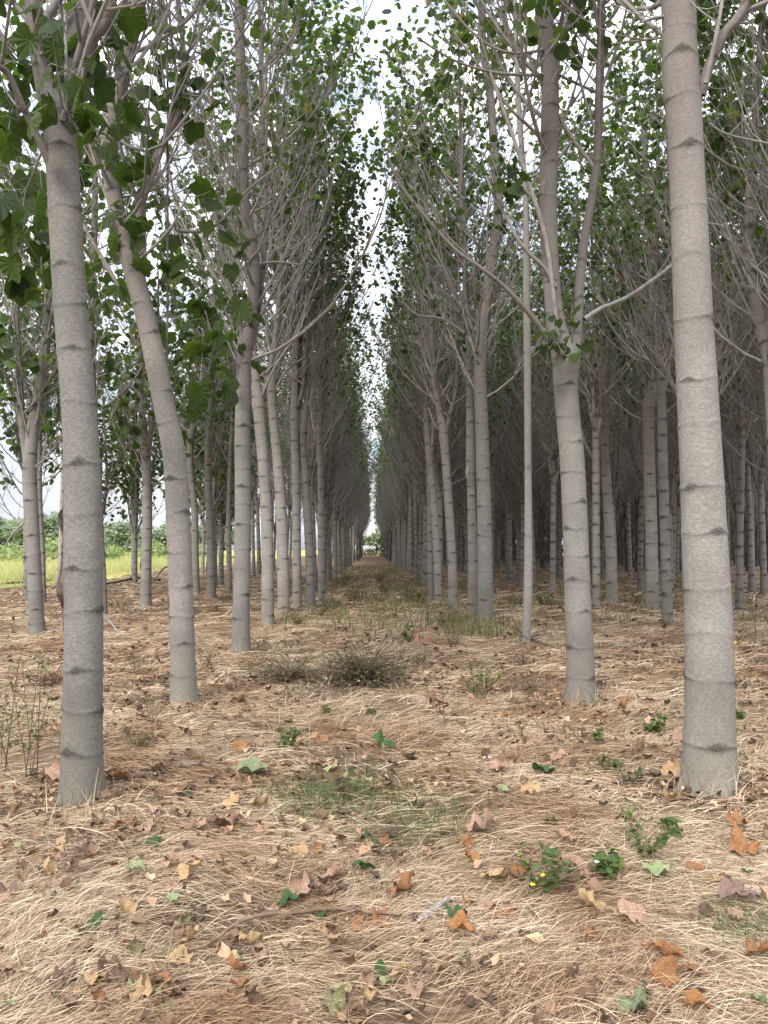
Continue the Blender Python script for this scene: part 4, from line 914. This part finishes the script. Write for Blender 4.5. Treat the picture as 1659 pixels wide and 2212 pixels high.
# the rest of the leaves one can count, labelled by what they lie next to
rl = random.Random(17); items = []
while len(items) < 175:
    t = rl.random()**1.25; py = 2205-t*790; px = rl.uniform(0, 1659)
    if items and rl.random() < .5: q = items[-1]; px = q[0]+rl.gauss(0, 42); py = q[1]+rl.gauss(0, 16)
    if not (0 < px < 1659 and 1415 < py < 2205): continue
    dens = .55+.45*math.sin(px*.011+1)*math.sin(py*.017)
    if py < 1500: dens *= .8
    if px > 1000: dens += .25
    if rl.random() > dens: continue
    if any(abs(px-a)<w_ and py < b_+8 for a, b_, w_ in ((177,1735,60),(1533,1702,70),(398,1523,38),(1254,1512,42))): continue
    if any(abs(px-q[0]) < 15 and abs(py-q[1]) < 8 for q in items) or any(abs(px-q[0]) < 40 and abs(py-q[1]) < 22 for q in HL): continue
    dist = EYE*F/(py-1185); sz = rl.uniform(.045,.105)/dist*F
    colr = rl.choices(['rust','pink','tan','brown','mauve','orange','olive','green','palegreen','greygreen'], [20,24,17,22,7,2,3,4,2,1])[0]
    items.append((px, py, sz, colr))
groups = {}
for it in items:
    px, py, sz, colr = it; nm, lx, ly = min(LANDM, key=lambda q: (q[1]-px)**2+((q[2]-py)*1.6)**2)
    big = 'large' if sz > 42 else 'small'; groups.setdefault((big, colr, side_word(px-lx, py-ly), nm), []).append(((px-lx)**2+(py-ly)**2, it))
ORD2 = ['nearest','second nearest','third nearest','fourth nearest','fifth nearest','sixth nearest']
for (big, colr, sw, nm), ls in groups.items():
    ls.sort()
    for i, (_, (px, py, sz, _c)) in enumerate(ls):
        fallen(px, py, sz, colr, '%s%s %s leaf %s %s' % ('' if len(ls) == 1 else ORD2[min(i,5)]+' ', big, WORD[colr], sw, nm), flat=rl.random() < .3)

# ------------------------------------------------------------------ sticks and bark
def stick(label, pts, m='dry_stem', name='fallen_twig', cat='twig', lift=.02, sides=7, side_twigs=0, seed=0):
    rows = []
    for p in pts:
        x, y, z = onground(p[0], p[1]); rows.append([x, y, z+lift+(p[3] if len(p) > 3 else 0), p[2]/2/F*y])
    q = spline(rows, max(10, len(rows)*5)); r_ = np.random.default_rng(seed+3); q[:,:3] += r_.normal(0, .0015, (len(q),3))
    o3 = q[0,:3].copy(); q[:,:3] -= o3; G = Geo(); v, f = tubes(q[None,:,:3], q[None,:,3], sides); G.add(v, f)
    if side_twigs:
        i0 = r_.integers(2, len(q)-1, side_twigs); a = arcs(q[i0,:3], r_.random(side_twigs)*6.28, r_.uniform(.1,.6,side_twigs), r_.uniform(-.2,1.,side_twigs), r_.uniform(.2,.7,side_twigs)*1.0, 6, r_, .12)
        v, f = tubes(a, np.linspace(.006,.003,6)[None].repeat(side_twigs,0), 5); G.add(v, f)
    o = link(name, G.mesh(name, M[m])); o.location = tuple(o3); return tag(o, label, cat, 'twigs lying on the straw')
stick('long curved reddish brown twig lying across the foreground straw', [(405,2082,6),(450,2068,7),(520,2020,9),(580,2003,9),(650,1998,9),(710,1990,9),(760,1992,8),(830,2000,7),(868,2003,5)], lift=.05)
stick('straight greyish twig pointing down to the right in the left foreground', [(328,2084,6),(350,2110,7),(375,2140,7),(402,2165,7)], lift=.035)
stick('thin pale whitish twig lying behind the big leaves at left', [(393,1661,5),(420,1660,5),(450,1662,4),(485,1663,3)], 'pale_stem' if 'pale_stem' in M else 'limb', lift=.03)
stick('thin reddish twig near the left edge bottom', [(40,2090,3),(60,2115,4),(85,2140,4),(125,2160,4)], lift=.03)
stick('dark bare branch lying between the pale pole and the forked trunk', [(1115,1380,4,.15),(1140,1390,6,.08),(1180,1400,6,.03),(1205,1408,6,.02),(1225,1412,5)], 'dark_stem', lift=.02, side_twigs=4)
stick('thin dark twig behind the forked right trunk', [(1075,1345,4),(1110,1350,5),(1160,1352,3)], 'dark_stem')
stick('thin dark twig poking in at the right edge', [(1630,1432,6),(1650,1434,6),(1675,1436,6)], 'dark_stem')
stick('short brown twig left of the closest right trunk', [(1390,1640,4),(1425,1642,5),(1462,1630,4)], lift=.02)
stick('thin brown twig in the right foreground by the mauve leaf', [(1515,1958,3),(1540,1956,4),(1560,1955,3)], lift=.04)
stick('twig leaning in the grass left of the third left trunk', [(222,1340,4,.12),(245,1362,4,.05),(262,1376,3)], 'limb')
stick('thin brown twig lying behind the reddish stem at centre', [(905,1620,3),(935,1612,4),(965,1600,3)], lift=.02)
stick('bare fallen branch with side twigs at the field edge on the far left', [(-20,1268,4),(20,1266,5),(60,1262,6),(110,1256,7)], 'dark_stem', 'fallen_branch', 'branch', .12, 7, 12, 3)
stick('bare fallen branch with raised twigs between the first two left trunks', [(232,1268,4),(262,1262,5),(300,1256,6),(345,1262,6)], 'dark_stem', 'fallen_branch', 'branch', .15, 7, 14, 5)
stick('bent brown branch tip with dead leaves left of the leaning left trunk', [(318,1290,3,.2),(335,1280,4,.35),(352,1262,4,.55),(368,1252,3,.6)], 'dry_stem', 'fallen_branch', 'branch', .1, 6, 5, 6)
# rolled bark piece
x, y, z = onground(935,1985); t = np.linspace(-1,1,14); G = Geo(); a = np.linspace(-.4,4.6,14)
for sgn in (1, .9):
    P = np.array([[(.022+.004*np.sin(tt*6))*sgn*cos(aa)*(1+.1*aa/4), tt*.15, .026+(.022)*sgn*sin(aa)] for tt in t for aa in a]); i = np.arange(13)[:,None]*14+np.arange(13)[None]
    G.add(P, np.stack([i, i+1, i+15, i+14], -1).reshape(-1,4))
b = NB('grey_bark_piece'); b.pbsdf(b.ramp(b.noise(obj_coord(b), 40, 5), [(.35,(.12,.10,.09)),(.6,(.32,.28,.245))]), .9); M['piece'] = b.m
o = link('bark_piece', G.mesh('bark_piece', M['piece'])); o.location = (x, y, z+.02); o.rotation_euler = (.12, 0, -.75); o.scale = (.62,.7,.62)
tag(o, 'rolled grey piece of bark standing out of the straw beside a dark green leaf', 'bark')
x, y, z = onground(1053,1652); G = Geo(); a = np.linspace(.3,2.9,10); P = np.stack([.03*np.cos(a), .02*np.sin(a), .01+0*a], 1); v, f = tubes(P[None], (.006*np.sin(np.linspace(.2,2.9,10)))[None], 6); G.add(v, f)
b = NB('white_shell'); b.pbsdf((.72,.69,.62), .6); M['shell'] = b.m
o = link('white_crescent_husk', G.mesh('husk', M['shell'])); o.location = (x,y,z+.035); tag(o, 'tiny white crescent shaped husk on the straw behind the pinkish standing leaf', 'husk')

# ------------------------------------------------------------------ weeds, each a plant of its own
def weed(label, px, py, hpx, wpx, kind='leafy', n=6, seed=0, leaf=.03, lm='weed', sm='dry_stem', name='weed_plant', cat='weed', flowers=()):
    x, y, z = onground(px, py); r_ = np.random.default_rng(seed*13+5); h = hpx/F*y; wd = wpx/F*y/2
    e = empty(name, (x, y, z)); tag(e, label, cat, 'weeds growing out of the straw')
    G = Geo(); Lg = Geo()
    if kind == 'tangle':
        m = n*26; az = r_.random(m)*6.28; el = r_.uniform(.15,1.35,m); o0 = np.c_[r_.normal(0, wd*.35, (m,2)), np.zeros(m)]
        A = arcs(o0, az, el, el-r_.uniform(.3,2.2,m), r_.uniform(.6,1.3,m)*h*1.35, 7, r_, .25); A[...,2] = np.maximum(A[...,2], .0)
        v, f = tubes(A, np.linspace(.0028,.0012,7)[None].repeat(m,0)*max(1, y/7), 3); G.add(v, f)
        pos = A[:,3:].reshape(-1,3); pos = pos[r_.random(len(pos)) < .5]
    else:
        az = r_.random(n)*6.28; o0 = np.c_[r_.normal(0, wd*.18, (n,2)), np.zeros(n)]; up = {'tall':1.5,'leafy':1.15,'bush':1.0}[kind]
        A = arcs(o0, az, r_.uniform(up-.25,up+.1,n), r_.uniform(up-.3,1.5,n), r_.uniform(.65,1.08,n)*h*1.05, 9, r_, .08)
        rr = .0022 if kind != 'tall' else .004
        v, f = tubes(A, np.linspace(rr,.0012,9)[None].repeat(n,0)*max(1, y/7), 5); G.add(v, f)
        m = 5 if kind != 'tall' else 9; i0 = r_.integers(2, 8, (n,m)); p = A[np.arange(n)[:,None], i0].reshape(-1,3)
        B_ = arcs(p, r_.random(n*m)*6.28, r_.uniform(.2,.9,n*m), r_.uniform(.4,1.2,n*m), r_.uniform(.12,.35,n*m)*min(h,.5)*1.4, 5, r_, .12)
        v, f = tubes(B_, np.linspace(.0018,.001,5)[None].repeat(n*m,0)*max(1, y/8), 3); G.add(v, f)
        pos = np.concatenate([B_[:,1:].reshape(-1,3), A[:,3:].reshape(-1,3)]); pos = pos[r_.random(len(pos)) < (.42 if kind != 'tall' else .8)]
    link('stems', G.mesh('stems', M[sm]), e)
    if len(pos) and leaf > 0:
        v, f = place_leaves(pos, r_.uniform(.5,1.2,len(pos))*leaf*.85, r_, LT9, (-.3,1.)); Lg.add(v, f); link('leaves', Lg.mesh('leaves', M[lm], False), e)
    for (dx, dz, c3) in flowers:
        Gf = Geo(); v, f = place_leaves(np.repeat(np.array([[dx, -.02, dz]]), 5, 0), np.full(5, .013), r_, LT9, (-.2,.6), np.arange(5)*1.256); Gf.add(v, f); link('flower', Gf.mesh('flower', M[c3]), e)
    return e
b = NB('yellow_petal'); b.pbsdf((.80,.68,.06), .5); M['yellow'] = b.m
b = NB('white_petal'); b.pbsdf((.82,.82,.80), .5); M['white'] = b.m
b = NB('red_dead_leaf'); b.pbsdf((.17,.085,.055), .8); M['deadleaf'] = b.m
weed('spindly shrub with thin dark stems and tiny leaves at the left edge', 52,1690,300,120,'tall',5,1,.030,'weed_dull','dark_stem','young_shrub','shrub')
weed('second spindly stem of tiny leaves leaning at the very left edge', 12,1670,230,90,'tall',3,31,.030,'weed_dull','dark_stem','young_shrub','shrub')
weed('dark dead tangled clump with a few green tips in the middle of the path', 785,1478,84,52,'tangle',22,2,.034,'weed_dull','dark_stem','dead_clump','dead weeds')
weed('smaller tangled clump of dry weeds left of the dark dead clump', 625,1478,74,34,'tangle',11,3,.03,'weed','dry_stem','dead_clump','dead weeds')
weed('low brown heap of dead weeds between the two nearest left trunks at left', 108,1482,34,70,'tangle',9,4,.035,'deadleaf','dry_stem','dead_clump','dead weeds')
weed('dry grass tuft with a thin green stem right of the closest left trunk', 326,1566,80,40,'leafy',7,5,.012)
weed('thin weeds at the back left of the leaning trunk', 298,1465,66,50,'bush',8,6,.018,'weed_dull')
weed('bright green seedling in the straw behind the large grey green leaf', 627,1618,44,46,'leafy',5,7,.042)
weed('yellowish green seedling just left of a brighter one', 610,1620,24,36,'leafy',6,8,.03,'grass')
weed('small green plant in front of the small tangled clump', 705,1548,30,34,'leafy',4,9,.035)
weed('small green plant in front of the dark dead clump', 797,1550,26,34,'leafy',4,10,.035)
weed('reddish brown dead stem with withered leaves at centre right', 952,1575,200,36,'tall',2,11,.055,'deadleaf','dry_stem','withered_plant','dead plant')
weed('thin young sapling stem with a leaf at its tip in centre right', 1031,1515,180,12,'tall',1,12,.035,'weed','dark_stem','sapling','sapling')
weed('mixed green bush around the thin sapling stem', 1035,1508,70,110,'bush',12,13,.035)
weed('dry reddish stems drooping at the foot of the pale pole', 1128,1440,60,50,'tangle',2,14,.02,'deadleaf')
weed('small leafy weed on the path left of the centre sapling', 886,1392,44,36,'leafy',5,15,.06)
weed('leafy weed in front of the sixth right trunk', 962,1362,44,50,'leafy',8,16,.05)
weed('bushy green weeds beside the seventh right trunk', 905,1310,40,80,'bush',16,17,.06,'weed_dull')
weed('leafy clump between the eighth right trunk and path', 880,1296,34,50,'bush',10,18,.06)
weed('weed clump in the middle of the far path', 768,1300,36,60,'bush',14,19,.05,'weed_dull')
weed('taller dull weeds left of the middle of the far path', 716,1318,34,50,'bush',12,20,.05,'weed_dull')
weed('leafy dull weeds farther down the middle of the path', 830,1282,28,56,'bush',14,21,.06,'weed_dull')
weed('thin weeds at the foot of the eighth left trunk', 706,1310,26,30,'leafy',8,22,.05)
weed('weeds between third and fourth left trunks', 560,1402,36,44,'bush',8,23,.025,'weed_dull')
weed('dull weeds left of the third left trunk', 440,1440,50,60,'bush',9,24,.02,'weed_dull')
weed('weed with small yellow flowers in the right foreground', 1160,1935,110,120,'bush',10,25,.030,'weed','dark_stem',flowers=((.02,.10,'yellow'),(-.02,.06,'yellow')))
weed('leafy sprig with one white petal right of the yellow flowered weed', 1312,1905,66,80,'leafy',5,26,.052,flowers=((-.05,.10,'white'),))
weed('dry grass tuft with green leaves left of the closest right trunk front', 1398,1860,110,90,'leafy',9,27,.03)
weed('round leaved sprig leaning right in the right foreground', 1455,1815,50,50,'leafy',4,28,.05)
weed('small weed with bright leaves just in front of the closest right trunk', 1360,1700,60,40,'leafy',5,29,.03,'grass')
weed('leafy weed left of the closest right trunk', 1412,1588,46,46,'leafy',5,30,.045)
weed('small leafy weed midway between the two nearest right trunks', 1292,1610,36,30,'leafy',4,32,.035)
weed('small green weed in front of the dark pointed leaf group', 1312,1668,40,30,'leafy',4,33,.04)
weed('low green weed right of the closest right trunk', 1603,1560,30,40,'leafy',5,34,.04)
weed('dull clump behind the forked right trunk to its left', 1155,1500,30,90,'bush',9,35,.022,'weed_dull')
weed('dark green weeds between pole and forked trunk far back', 1180,1312,34,80,'bush',16,36,.07,'weed_dull')
weed('low weeds right of the fourth right trunk', 1110,1310,26,60,'bush',12,37,.06,'weed_dull')
weed('low green weeds far back between the two forked trunks', 1290,1300,26,60,'bush',12,38,.06,'weed_dull')
weed('low green weed by the straight ring forked trunk', 1378,1306,24,40,'bush',10,39,.06)
weed('weeds at the foot of the thin trunk left of third trunk', 486,1306,34,40,'bush',9,40,.04,'weed_dull')
weed('weeds behind the closest left trunk by the half hidden trunk', 262,1330,50,60,'bush',10,41,.035,'weed_dull')
for lab, px, py, h_, w_, lm in [('low dull weed on the far path just left of its centre', 745,1262,22,40,'weed_dull'),('low weed on the far path just right of its centre', 822,1258,20,36,'weed_dull'),
    ('wide straggly weeds between the fifth left trunk and the path', 640,1352,30,60,'weed_dull'),('straggly weeds in front of the seventh left trunk', 690,1335,36,44,'weed_dull'),
    ('pale weeds between the dark dead clump and fourth right trunk', 900,1440,40,50,'weed_dull'),('fine dry weeds right of the dark dead clump', 862,1470,50,60,'weed_dull'),
    ('small leafy weed left of the thin sapling stem', 985,1402,40,36,'weed'),('thin dull weeds in front of the closest left trunk and leaning trunk', 300,1620,40,44,'weed_dull')]:
    weed(lab, px, py, h_, w_, 'bush', 12, int(px), .045 if py < 1360 else .022, lm)
print('leaves', nleaf)
